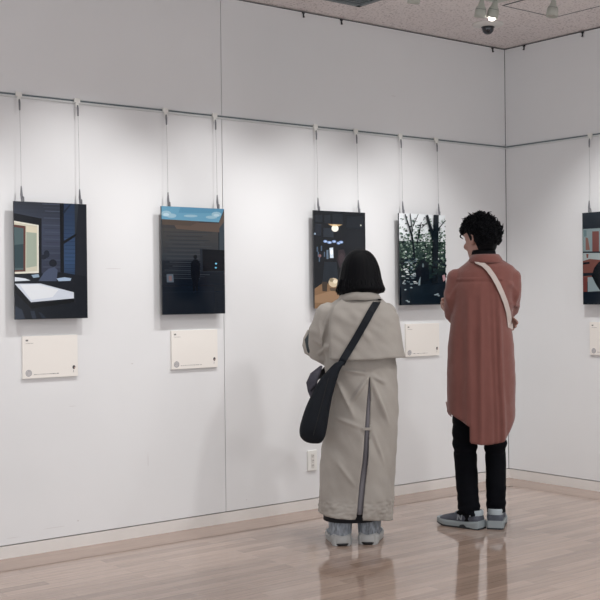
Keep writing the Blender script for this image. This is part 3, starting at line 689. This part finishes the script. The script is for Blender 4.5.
# hem stitching band
# storm flap over back and right arm
NU, NV = 40, 26; vs = []
FT = [(1.245, -.085, .095, .080), (1.215, -.125, .162, .118), (1.16, -.145, .203, .150), (1.08, -.148, .215, .166), (1.0, -.146, .225, .176), (.946, -.145, .236, .186)]
def flap_s(x, z):
    return flap_y(x, z)-(.010*nz(x, z*.6, .3, 9)+.006*nz(x+z, z, 2, 20))-.007*math.exp(-((x-.02-(1.1-z)*.6)/.012)**2)*max(0, sin(pi*(1.2-z)/.25))
def flap_y(x, z):
    xl, xr, dp = lerp(FT, z); cx = .015; a = (xr-cx) if x > cx else .20
    u = min(1, abs(x-cx)/a); return .03-(dp+.03)*(1-u**2.6)**(1/2.6)
for i in range(NV+1):
    z = 1.245-(1.245-.946)*i/NV; xl, xr, dp = lerp(FT, z)
    for j in range(NU+1):
        t = j/NU; x = xl+(xr-xl)*(1-(1-t)**1.7); y = flap_y(x, z)
        y -= .010*nz(x, z*.6, .3, 9)+.006*nz(x+z, z, 2, 20)
        y -= .007*math.exp(-((x-.02-(1.1-z)*.6)/.012)**2)*max(0, sin(pi*(1.2-z)/.25))
        y -= .016*max(0, 1-t/.10)*min(1, max(0, (1.12-z)/.06))
        zz = z-.004*sin(t*7)*(i/NV)
        vs.append((x, y, zz))
mb = MB(); mb.add(vs, [(i*(NU+1)+j, i*(NU+1)+j+1, (i+1)*(NU+1)+j+1, (i+1)*(NU+1)+j) for i in range(NV) for j in range(NU)], 0, True)
fl = obj('storm_flap', mb, coat_m, coat); sd = fl.modifiers.new('s', 'SOLIDIFY'); sd.thickness = .005; sd.offset = 1
# collar
mb = MB(); R = []
for z, rx, ry, dz in ((1.236, .070, .076, 0), (1.270, .074, .088, .0), (1.284, .078, .095, -.004), (1.282, .085, .103, -.01), (1.268, .101, .108, -.012), (1.245, .115, .112, -.015), (1.242, .113, .108, -.015), (1.25, .10, .092, -.012)):
    R.append([(.008+rx*cos(2*pi*j/48), -.005+ry*sin(2*pi*j/48), z+(dz*2.5 if sin(2*pi*j/48) > 0 else 0)*abs(sin(2*pi*j/48))+.003*nz(cos(2*pi*j/48), sin(2*pi*j/48), z*4, 3)) for j in range(48)])
mb.rings(R, cap=False); obj('collar', mb, coat_m, coat)
# cuffs and sleeve strap
d = (Rwr-Rel).normalized(); mb = MB(); mb.tube([Rwr-d*.02, Rwr+d*.03, Rwr+d*.045], [.054, .052, .046], n=24); obj('cuff', mb, coat_m, coat)
d2 = (Lwr-Lel).normalized(); mb = MB(); mb.tube([Lwr-d2*.02, Lwr+d2*.03], [.053, .048], n=24); obj('cuff', mb, coat_m, coat)
# inner sleeve seen past the left elbow
mb = MB(); mb.tube([Vector((-.19, .13, 1.075)), Vector((-.232, .08, 1.07)), Vector((-.252, .045, 1.03)), Vector((-.246, .03, .985))], [.028, .030, .032, .024], n=18); 
o = obj('sleeve_turn_up', mb, mat('dark_teal_sleeve', '#353e42', .8, noise_amt=.25, noise_scale=25), W); tag(o, 'grey teal sleeve end folded past the left elbow')
mb = MB(); mb.tube([(-.262, .06, 1.085), (-.279, .045, 1.045), (-.282, .035, 1.01), (-.272, .03, .975), (-.245, .03, .957)], [.006, .009, .011, .011, .009], n=12); obj('turn_up_rim', mb, coat_m, o)
# skirt
mb = MB(); mb.rings([body_ring(z, lerp(tabW, z)[0]+.030, lerp(tabW, z)[1]-.075, .11, -.140, n=48) for z in (.5, .4, .3, .2, .119)], cap=False)
o = obj('skirt', mb, dark_cloth, W); o.modifiers.new('s', 'SOLIDIFY').thickness = .003
# hair
H = [(1.503, .355, .0), ]
mb = MB(); R = []
rows = [(249.6, 356.5, 364), (250.8, 352, 368), (252.5, 349.5, 371), (255, 347, 373.4), (258, 345, 375.6), (262, 343, 377.6), (267, 341.4, 379.4), (272, 340.3, 380.6), (277, 339.2, 381.4), (282, 338, 382.2), (286, 336.9, 383.4), (289.5, 336.4, 384.4), (292, 336.8, 384), (294.5, 338, 381.5), (296.5, 341, 377), (297, 346, 370)]
NH = 96
for k, (py, xl, xr) in enumerate(rows):
    z = 1.27-(py-294.9)/194; cx = ((xl+xr)/2-358)/194; rx = (xr-xl)/2/194; ry = min(.122, rx*.99); ring = []
    for j in range(NH):
        a = 2*pi*j/NH; c, s_ = cos(a), sin(a)
        g = 1+.010*sin(31*a+2*nz(c, s_, z, 2))+.014*nz(c*3, s_*3, z*.8, 5)
        x = cx+rx*c*g; y = .008+ry*s_*g
        if s_ > .45 and z < 1.415:       # open in front of the face, below a fringe
            y = min(y, .012+ry*.45+.0*c)
        bw = max(0, (k-9)/6)
        ring.append((x+(.010*bw*max(0, c)**3 if k < 14 else 0), y, z+.005*nz(c*4, s_*4, 1, 4)*(1 if k > 10 else 0)+bw*(.022*max(0, -s_)**2*(1-abs(c)*.3)+.012*max(0, c))))
    R.append(ring)
mb.rings(R); o = obj('hair', mb, hair_m, W)
mb = MB(); rr = random.Random(5)      # fine strand ends along the lower edge
for k in range(150):
    a = rr.uniform(pi*.95, 2*pi*1.05); z0 = 1.30+rr.uniform(0, .05); r_ = .119
    p0 = Vector((.010+r_*cos(a), .008+.116*sin(a), z0)); out = rr.uniform(-.004, .009)
    p2 = Vector((.010+(r_+out-.002)*cos(a), .008+(.116+out-.002)*sin(a), 1.276+rr.uniform(-.008, .016)+.020*max(0, -sin(a))**2+.010*max(0, cos(a))))
    mb.tube([p0-Vector((.008*cos(a), .008*sin(a), 0)), (p0+p2)/2+Vector((.001*cos(a), .001*sin(a), 0)), p2], [.004, .0036, .0008], n=5)
obj('strands', mb, hair_m, o)
# boots
knit = mat('grey_marled_knit', '#868d95', .9, noise_amt=.5, noise_scale=60, stretch=(1.6, 1.6, .5), bump=.5, bump_scale=120)
rand_m = mat('grey_white_rubber', '#a9aaa9', .55, noise_amt=.06, noise_scale=20)
for hl, az, xo in (((-.093, -.112, 0), radians(10), 0), ((.036, -.080, 0), radians(-8), 0)):
    o = shoe(W, hl, az, .25, .112, knit, rand_m, rand_m, hcol=.085, sole_h=.038, name='boot', collar=False)
    M = Matrix.Translation(hl) @ Matrix.Rotation(az, 4, 'Z'); mb = MB(); R = []
    for z, rx, ry in ((.03, .050, .060), (.055, .057, .067), (.10, .060, .066), (.14, .062, .066), (.19, .060, .063), (.20, .052, .056)):
        R.append([(rx*cos(2*pi*j/36)*(1+.012*sin(9*2*pi*j/36)), .058+ry*sin(2*pi*j/36), z) for j in range(36)])
    mb.rings(R); mb.xform(M); obj('knit_shaft', mb, knit, o)
    mb = MB(); R = []
    for z, k in ((.006, 1.0), (.02, 1.06), (.042, 1.02), (.05, .96)):
        R.append([(.052*k*math.copysign(abs(cos(pi+pi*j/23))**.8, cos(pi+pi*j/23)), .05-(.060*k)*abs(sin(pi*j/23))**.8, z+(.012*abs(cos(pi*j/23)) if k < 1.0 else 0)) for j in range(24)])
    mb.rings(R); mb.xform(M); obj('heel_rand', mb, rand_m, o)
    mb = MB(); mb.rings([[(k*.05*cos(pi+pi*j/23), .048-.066*k*abs(sin(pi*j/23))**.8, z) for j in range(24)] for z, k in ((.0004, .9), (.010, 1.0), (.014, .95))]); mb.xform(M); obj('heel_tread', mb, mat('black_rubber', '#15161a', .6), o)

# bag, its own thing
B = empty('shoulder_bag', W.location, W.rotation_euler.z, label="black crescent crossbody bag hanging at the woman's left side", cat='bag')
rowsB = [(361, 336.5, 346.5), (366, 331.5, 342.5), (370, 328, 340), (378, 320, 337.5), (388, 314.5, 334.5), (398, 309.5, 332), (408, 305, 330), (416, 302.4, 328.8), (424, 300, 327.6), (430, 299, 326.8), (436, 299.2, 325.4), (440, 302, 323.5), (442.6, 306, 321.5), (444, 312, 319.5)]
R = []
for k, (py, xl, xr) in enumerate(rowsB):
    z = 1.27-(py-295)/201; xc = ((xl+xr)/2-358-.011*(py-295))/201; rx = (xr-xl)/2/201; t = k/(len(rowsB)-1)
    ry = .006+.040*min(1, t*2.0)*(1 if k < 10 else max(.12, 1-(k-9)*.24)); yc = -.215+.02*t+ .0
    R.append([(xc+rx*math.copysign(abs(cos(2*pi*j/40))**.8, cos(2*pi*j/40)), yc+ry*sin(2*pi*j/40)+.004*nz(cos(2*pi*j/40), sin(2*pi*j/40), z*6, 2.5), z) for j in range(40)])
mb = MB(); mb.rings(R); bag = obj('bag_body', mb, bagm, B); bag.modifiers.new('sub', 'SUBSURF').render_levels = 1
mb = MB(); seam = [(328.5, 378), (324, 392), (320.5, 406), (317, 420), (313.5, 434)]
def bag_back(x, z):
    py = 295+(1.27-z)*201; xl, xr = lerp(rowsB, py); t = min(1, max(0, (py-361)/83)); xm = ((xl+xr)/2-358-.011*(py-295))/201; rx = (xr-xl)/402
    k = [q[0] for q in rowsB]; tt = sum(1 for q in k if q < py)/(len(k)-1)
    return -.215+.02*tt-(.006+.040*min(1, tt*2))*sqrt(max(.05, 1-(abs(x-xm)/rx)**2.5))
mb.tube([((x-358-.011*(y-295))/201, bag_back((x-358-.011*(y-295))/201, 1.27-(y-295)/201)+.0005, 1.27-(y-295)/201) for x, y in [(seam[0][0]+(seam[-1][0]-seam[0][0])*q/12, seam[0][1]+(seam[-1][1]-seam[0][1])*q/12) for q in range(13)]], .0022, n=6); obj('bag_seam', mb, mat('bag_seam_dark', '#07090d', .6), bag)
def ribbon(mb, pts, w, th=.004, side=None):
    pts = [Vector(p) for p in pts]; R = []
    for i, p in enumerate(pts):
        t = (pts[min(i+1, len(pts)-1)]-pts[max(i-1, 0)]).normalized(); n = Vector(side[i]).normalized(); n = (n-t*n.dot(t)).normalized(); b = t.cross(n)
        R.append([p+b*w/2+n*th/2, p-b*w/2+n*th/2, p-b*w/2-n*th/2, p+b*w/2-n*th/2])
    mb.rings(R, smooth=False)
pts = []; sd_ = []
for px, py in ((341, 364), (343.5, 359), (349, 350), (354.5, 341), (360, 331.5), (365.5, 322), (371, 312), (376, 304), (379, 299.5)):
    x = (px-358-.011*(py-295))/200; z = 1.27-(py-295)/200; y = flap_s(x, min(1.245, max(.946, z)))-.0125-(.014 if z < .96 else 0)-(.012 if z > 1.19 else 0); pts.append((x, y, z)); sd_.append((0, -1, .15 if z < 1.2 else .6))
pts += [(.100, -.085, 1.245), (.096, -.04, 1.246), (.090, .03, 1.246), (.07, .09, 1.20), (.03, .135, 1.12), (-.03, .165, 1.08), (-.12, .15, .93), (-.195, .05, .86), (-.23, -.05, .84), (-.232, -.15, .835), (-.235, -.20, .80)]
sd_ += [(0, -.6, 1), (0, 0, 1), (0, .4, 1), (0, 1, .4), (0, 1, .2), (0, 1, 0), (-.5, 1, 0), (-1, .4, 0), (-1, 0, 0), (-1, -.3, 0), (-1, -1, 0)]
mb = MB(); ribbon(mb, pts, .037, .004, sd_); obj('strap', mb, bagm, B)
mb = MB(); mb.tube([(-.195, -.12, .905), (-.222, -.155, .87), (-.235, -.175, .83), (-.232, -.18, .79), (-.235, -.19, .755)], [.012, .030, .033, .026, .012], n=14, flat=(.6, 1))
for i, v in enumerate(mb.v): mb.v[i] = (v[0]+.008*nz(*v, 30), v[1]+.01*nz(v[1], v[2], v[0], 26), v[2])
o = obj('bunched_cloth', mb, mat('dark_plum_cloth', '#35343f', .7, noise_amt=.3, noise_scale=40), B); tag(o, 'dark plum cloth bunched at the top of the bag')

# ---------- man: rust overshirt, curly hair
Mn = empty('person', (-1.357, -1.023, 0), -radians(47.55), label='man with curly black hair in a long rust corduroy shirt and black trousers', cat='person')
HM = Matrix.Translation((-.010, .015, 1.567)) @ Matrix.Rotation(radians(45), 4, 'Z') @ Matrix.Rotation(radians(-10), 4, 'X')
mb = MB(); merge(mb, head_mb(HM, .98))
mb.tube([(.005, -.01, 1.40), (.004, -.005, 1.46), (-.002, .005, 1.53)], [.062, .053, .053], n=20)
torso(mb, [(1.43, -.065, .085, .035, -.045), (1.38, -.12, .145, .055, -.07), (1.25, -.135, .135, .09, -.10), (1.1, -.135, .125, .10, -.10), (.95, -.15, .14, .10, -.11), (.86, -.155, .145, .09, -.11), (.80, -.13, .12, .08, -.09)])
hips = {-1: Vector((-.085, 0, .86)), 1: Vector((.062, 0, .86))}
knee = {-1: Vector((-.105, .015, .47)), 1: Vector((.055, .02, .47))}
ank = {-1: Vector((-.085, -.03, .09)), 1: Vector((.056, .00, .09))}
for q in (-1, 1):
    mb.tube([hips[q], hips[q].lerp(knee[q], .5), knee[q], knee[q].lerp(ank[q], .35), ank[q]], [.078, .066, .05, .048, .034], n=18)
    fd = Vector((-sin(radians(58)), cos(radians(58)), 0)) if q < 0 else Vector((.05, 1, 0)).normalized()
    mb.tube([ank[q]-fd*.02+Vector((0, 0, -.04)), ank[q]+fd*.06+Vector((0, 0, -.052)), ank[q]+fd*.14+Vector((0, 0, -.06))], [.028, .026, .018], n=14)
Lsh, Lel, Lwr = Vector((-.135, 0, 1.355)), Vector((-.165, .05, 1.135)), Vector((.065, .20, 1.165))
Rsh, Rel, Rwr = Vector((.145, 0, 1.355)), Vector((.142, .04, 1.16)), Vector((-.105, .205, 1.215))
mb.tube([Lsh-Vector((0, 0, .02)), Lel], [.040, .033], n=14); mb.tube([Lel, Lwr], [.033, .026], n=14); mb.tube([Rsh-Vector((0, 0, .02)), Rel], [.040, .033], n=14); mb.tube([Rel, Rwr], [.033, .026], n=14)
# left hand comes out under the right elbow, right hand lies on the left upper arm
mb.tube([Lwr, Lwr+Vector((.036, -.03, -.026))], [.026, .026], n=14)
hand(mb, Lwr+Vector((.036, -.03, -.026)), (.6, -.62, -.46), (-.55, -.75, .1), -1, 14, 1.0)
mb.tube([Rwr, Rwr+Vector((-.045, -.022, .0))], [.026, .026], n=14)
hand(mb, Rwr+Vector((-.045, -.022, .0)), (-.75, -.66, -.05), (.72, -.68, 0), 1, 22, 1.0)
bm = remesh(mb, .0055, 2); finish(bm, 'body', [skin_m], Mn); eyes(HM, Mn, .98)
# trousers
mb = MB()
for q in (-1, 1):
    a = ank[q]; k = knee[q]; h = hips[q]; o_ = Vector((-.004, 0, 0)) if q < 0 else Vector((.002, 0, 0))
    mb.tube([h, h.lerp(k, .5), k+o_, k.lerp(a, .4)+o_, k.lerp(a, .75)+o_, Vector((a.x, a.y, .045))], [.092, .080, .066 if q < 0 else .060, .061 if q < 0 else .056, .059 if q < 0 else .053, .060 if q < 0 else .052], n=24, dome=False)
mb.rings([body_ring(z, -.165, .145, .10, -.115) for z in (.74, .8, .9, 1.0)])
def cutP(c): return c.z < (.082 if c.x > 0 else .066+.025*max(0, -(c.x+.07)/.06)) or c.z > .99
def snapP(c): return c
def dispP(c, n):
    d = .004*nz(c.x, c.y, c.z*1.2, 16)
    if c.z < .25: d += .004*sin(c.z*120+6*nz(c.x, c.y, c.z, 6))*(1-c.z/.25)
    if .4 < c.z < .56: d += .004*sin(c.z*90+5*nz(c.x, c.y, c.z, 8))
    return d
garment(mb, .0075, cutP, snapP, dispP, .003, 'trousers', [pants_m], Mn, 3)
# turtleneck
mb = MB(); mb.rings([[(cx+r_*cos(2*pi*j/32), cy+r_*sin(2*pi*j/32), z+.004*cos(2*pi*j/32)) for j in range(32)] for z, cx, cy, r_ in ((1.42, .006, -.005, .074), (1.46, .006, -.003, .068), (1.495, .004, .0, .064), (1.508, .003, .002, .061), (1.505, .003, .002, .055))], cap=False)
obj('turtleneck', mb, knitblack, Mn)
# overshirt
tabM = [(1.475, -.050, .075, .055, -.055), (1.445, -.085, .115, .065, -.075), (1.415, -.125, .165, .075, -.095), (1.385, -.15, .18, .085, -.11), (1.3, -.165, .17, .11, -.125), (1.2, -.165, .16, .125, -.13), (1.1, -.18, .148, .13, -.13),
        (1.0, -.195, .160, .125, -.13), (.77, -.203, .165, .125, -.135), (.6, -.202, .158, .125, -.135), (.47, -.20, .15, .125, -.135), (.36, -.20, .15, .12, -.135)]
mb = MB(); torso(mb, tabM, p=2.3)
mb.tube([Lsh, Vector((-.152, .0, 1.25)), Lel+Vector((.005, -.01, .02)), Lel+Vector((.04, .035, .0)), Lel.lerp(Lwr, .6), Lwr], [.062, .060, .054, .054, .048, .043], n=22)
mb.tube([Rsh, Vector((.148, .0, 1.27)), Rel+Vector((0, -.005, .02)), Rel+Vector((-.035, .035, .005)), Rel.lerp(Rwr, .6), Rwr], [.060, .058, .052, .052, .047, .043], n=22)
XS = -.078
def hemM(x, y):
    if y > .02: return .62
    if x < XS: return .560+.066*min(1, (XS-x)/.11)
    if x < .07: return .464+.008*(x/.07)**2
    return .472+.22*((x-.07)/.085)**2*.55
def cutM(c): return (c.z < hemM(c.x, c.y) and c.z < .9) or c.z > 1.466
def snapM(c):
    if c.z > 1.3: return Vector((c.x, c.y, 1.464))
    h = hemM(c.x, c.y)
    if abs(c.x-XS) < .012 and c.y < 0 and c.z < .585 and c.z > h+.01: return Vector((XS, c.y, c.z))
    if c.z < h+.014: return Vector((c.x, c.y, h))
    return c
def dispM(c, n):
    d = .004*nz(c.x, c.y, c.z*.6, 8)+.002*nz(c.x, c.y, c.z, 24)
    if c.y < 0 and c.z < 1.34 and abs(c.x) < .19:
        f = min(1, (1.34-c.z)/.25); w = .006*nz(c.z, 1, 3, 2.5)
        for x0, s, am in ((-.010, .012, .012), (.035, .010, -.007), (.078, .014, .012), (.062, .008, -.006), (-.075, .018, .009), (-.12, .02, -.007)): 
            xx = x0+(1.3-c.z)*(-.012 if x0 < 0 else .02)
            d += am*f*math.exp(-((c.x-xx-w)/s)**2)
        if c.z < .95 and c.x > XS: d += .006*min(1, (.95-c.z)/.3)
        d += -.004*math.exp(-((c.z-1.335)/.006)**2)*(1 if -.14 < c.x < .10 else 0)
    if 1.34 < c.z < 1.352 and c.y < 0 and -.14 < c.x < .1: d += .003
    for (ax, az, bx, bz, am) in ((-.21, 1.30, -.17, 1.16, .007), (.20, 1.30, .15, 1.17, .009), (.14, 1.22, .20, 1.19, .008), (.12, 1.34, .19, 1.27, .006), (.09, 1.30, .18, 1.33, .005), (-.13, 1.33, -.19, 1.22, .006)):
        t = ((c.x-ax)*(bx-ax)+(c.z-az)*(bz-az))/((bx-ax)**2+(bz-az)**2)
        if -.1 < t < 1.1:
            dd = abs((c.x-ax)*(bz-az)-(c.z-az)*(bx-ax))/math.hypot(bx-ax, bz-az); d += am*math.exp(-(dd/.01)**2)*max(0, sin(pi*min(1, max(0, t))))
    return d
shirt = garment(mb, .0075, cutM, snapM, dispM, .0035, 'overshirt', [shirt_m], Mn, 3)
mb = MB(); R = []
for z, rx, ry, dz in ((1.438, .066, .064, 0), (1.466, .064, .062, .0), (1.482, .066, .066, -.004), (1.480, .073, .073, -.01), (1.462, .086, .084, -.014), (1.436, .099, .094, -.018), (1.433, .097, .090, -.018), (1.442, .082, .08, -.014)):
    R.append([(.014+rx*cos(2*pi*j/48), -.005+ry*sin(2*pi*j/48), z+(dz*2.2 if sin(2*pi*j/48) > 0 else 0)*abs(sin(2*pi*j/48))) for j in range(48)])
mb.rings(R, cap=False); obj('collar', mb, shirt_m, shirt)
for wr, el in ((Lwr, Lel), (Rwr, Rel)):
    d = (wr-el).normalized(); mb = MB(); mb.tube([wr-d*.03, wr+d*.012], [.046, .045], n=24); obj('cuff', mb, shirt_m, shirt)
mb = MB(); ribbon(mb, [(-.20, .03, .665), (-.195, .05, .63), (-.188, .06, .60)], .05, .004, [(-1, -.4, 0)]*3); o = obj('front_tail', mb, shirt_m, shirt)
# hair: dark scalp with curls
HI = HM
mb = MB(); vs = []; NA, NB = 36, 22; R = []
for i in range(NB):
    t = i/(NB-1); el = radians(88-128*t)
    ring = []
    for j in range(NA):
        a = 2*pi*j/NA; d = Vector((cos(a)*cos(el), sin(a)*cos(el), sin(el)))
        p = Vector((d.x*.083, d.y*.106-.004, d.z*.125+.004))
        if sin(a) > .05: lim = .030+.030*max(0, sin(a)); p.z = max(p.z, lim) if cos(el) > .1 else p.z
        elif sin(a) > -.25: p.z = max(p.z, -.012)
        else: p.z = max(p.z, -.110)
        if p.z < -.03: p.y *= .94+2.4*(p.z+.03); p.x *= .88
        ring.append(HM @ (Vector((p.x*1.04, p.y*1.04, p.z*(1.10 if p.z > 0 else 1.03)))))
    R.append(ring)
mb.rings(R); hair = obj('hair', mb, hair_m, Mn)
mb = MB(); rr = random.Random(11)
for k in range(1150):
    u = rr.random(); a = rr.uniform(0, 2*pi); sz = rr.uniform(-.55, 1); ce = sqrt(max(0, 1-sz*sz))
    d = Vector((cos(a)*ce, sin(a)*ce, sz))
    if d.y > .15 and d.z < .30: continue
    if abs(d.x) > .6 and -.35 < d.y <= .25 and d.z < .10: continue
    if (d.y > -.35 and d.z < -.1) or d.z < -.42: continue
    base = Vector((d.x*.080, d.y*.103-.004, d.z*.115+.006))
    lenf = .034*(.30+.70*min(1, max(0, (d.z+.45)/.55)))*(1.1 if d.y > .2 else 1)
    p = base; n = d.copy(); s1 = n.cross(Vector((rr.uniform(-1, 1), rr.uniform(-1, 1), rr.uniform(-1, 1)))).normalized(); s2 = n.cross(s1)
    rad = rr.uniform(.006, .0105); turns = rr.uniform(.9, 1.7); ph = rr.uniform(0, 6.28); L = lenf*rr.uniform(.6, 1.1)*(1.3 if rr.random() < .09 else 1); pts = []
    for q in range(11):
        t = q/10; th = ph+turns*2*pi*t; pts.append(HM @ ((p+n*(L*t)+s1*(rad*cos(th)*min(1, t*3))+s2*(rad*sin(th)*min(1, t*3)))*.98))
    mb.tube(pts, [.0042]*8+[.0035, .0025, .0012], n=5, dome=False)
# loose fringe curl over the forehead
for x0, dz in ((-.02, -.024), (.03, -.006)):
    pts = [HM @ Vector((x0+.004*sin(t*9), .112+.018*sin(t*3.0), .062+dz*t*1.6)) for t in [q/8 for q in range(9)]]
    mb.tube(pts, [.004]*6+[.003, .002, .001], n=5, dome=False)
o = obj('curls', mb, mat('curl_black', '#030408', .6, spec=.12), hair)
# sneakers
suede = mat('grey_suede', '#4d515b', .85, noise_amt=.12, noise_scale=40, bump=.2, bump_scale=200); soleg = mat('pale_grey_sole', '#8d9699', .55); padg = mat('pale_grey_padding', '#a3adb3', .7); letg = mat('pale_letter', '#8f959c', .5)
for q in (-1, 1):
    mb = MB(); mb.tube([Vector((ank[q].x, ank[q].y, .045)), Vector((ank[q].x, ank[q].y, .09)), Vector((ank[q].x, ank[q].y, .16))], [.034, .034, .040], n=20)
    fd = Vector((-sin(radians(60)), cos(radians(60)), 0)) if q < 0 else Vector((.05, 1, 0)).normalized()
    mb.tube([Vector((ank[q].x, ank[q].y, .09)), Vector((ank[q].x, ank[q].y, .078))+fd*.04, Vector((ank[q].x, ank[q].y, .066))+fd*.058], [.036, .031, .024], n=14)
    obj('sock', mb, knitblack, Mn)
s1 = shoe(Mn, (-.020, -.056, 0), radians(60), .264, .102, suede, soleg, padg, hcol=.092, logo=letg, sole_h=.036, name='sneaker')
s2 = shoe(Mn, (.050, -.060, 0), radians(-4), .285, .104, suede, soleg, padg, hcol=.098, logo=letg, sole_h=.036, name='sneaker')
# crossbody strap and pouch
C_ = empty('crossbody_bag', Mn.location, Mn.rotation_euler.z, label="off-white strap of a crossbody bag running diagonally over the man's back", cat='bag')
pts = []; sd_ = []
def shirt_y(x, z):
    xl, xr, yf, yb = lerp(tabM, z); cx = (xl+xr)/2; a = (xr-xl)/2; u = min(.98, abs(x-cx)/a); return yb*(1-u**2.3)**(1/2.3)
for px, py in ((478, 262.5), (483, 264.5), (488, 269), (493, 276), (498, 285), (502, 294), (505.5, 303), (508, 312), (509.3, 320), (509.3, 326)):
    x = (px-483.3-.011*(py-294))/188; z = 1.27-(py-293.6)/188; y = shirt_y(x, z)-.014; pts.append((x, y, z)); sd_.append((0.3*max(0, x)/.1, -1, .9 if z > 1.41 else .2))
pts = [(-.035, .085, 1.40), (-.05, .03, 1.462), (-.048, -.03, 1.462)]+pts+[(.155, -.01, 1.085), (.150, .07, 1.10), (.10, .15, 1.12)]
sd_ = [(0, 1, .4), (0, .4, 1), (0, -.3, 1)]+sd_+[(1, 0, 0), (1, .4, 0), (.5, 1, 0)]
mb = MB(); ribbon(mb, pts, .026, .004, sd_); obj('strap', mb, strap_white, C_)
mb = MB(); mb.box((-.06, .15, 1.0), (.11, .19, 1.12)); obj('pouch', mb, strap_white, C_, bevel=.012)
mb = MB(); ribbon(mb, [(-.035, .085, 1.40), (-.045, .145, 1.32), (-.04, .17, 1.2), (-.02, .175, 1.11)], .030, .004, [(0, 1, .2)]*4); obj('front_strap', mb, strap_white, C_)


# ------------------------------------------------------------------ light
def sp(loc, aim, watt, ang=75, blend=1, rad=.04, col=(1, .99, .98)):
    l = bpy.data.lights.new('spot', 'SPOT'); l.energy = watt; l.spot_size = radians(ang); l.spot_blend = blend; l.shadow_soft_size = rad; l.color = col
    o = bpy.data.objects.new('spot', l); COL.objects.link(o); o.location = loc
    o.rotation_euler = (Vector(aim)-Vector(loc)).to_track_quat('-Z', 'Y').to_euler(); return o
for x, ax, w in ((-4.3, -4.2, 42), (-3.1, -3.35, 46), (-2.35, -2.5, 40), (-1.78, -1.75, 40), (-1.2, -.95, 44)):
    sp((x, -.98, 2.76), (ax, 0, 1.02), w*.98, 74)
sp((-1.0, -1.22, 2.76), (0, -1.0, 1.02), 49, 74)
sp((-1.0, -2.2, 2.76), (0, -2.0, 1.02), 45, 74)
for x, y, w in ((-1.75, -2.6, 60), (-3.9, -2.9, 18), (-5.5, -4.5, 40), (-2.8, -5.0, 40), (-.7, -3.0, 50)):
    sp((x, y, 2.85), (x-.15, y+.6, 0), w, 130, 1, .08)
w = bpy.data.worlds.new('world'); S.world = w; w.use_nodes = True; bg = w.node_tree.nodes['Background']; bg.inputs[0].default_value = (.94, .96, 1, 1); bg.inputs[1].default_value = .95
S.view_settings.view_transform = 'Standard'; S.view_settings.look = 'None'; S.view_settings.gamma = 1; S.view_settings.use_curve_mapping = False
S.view_settings.exposure = .5
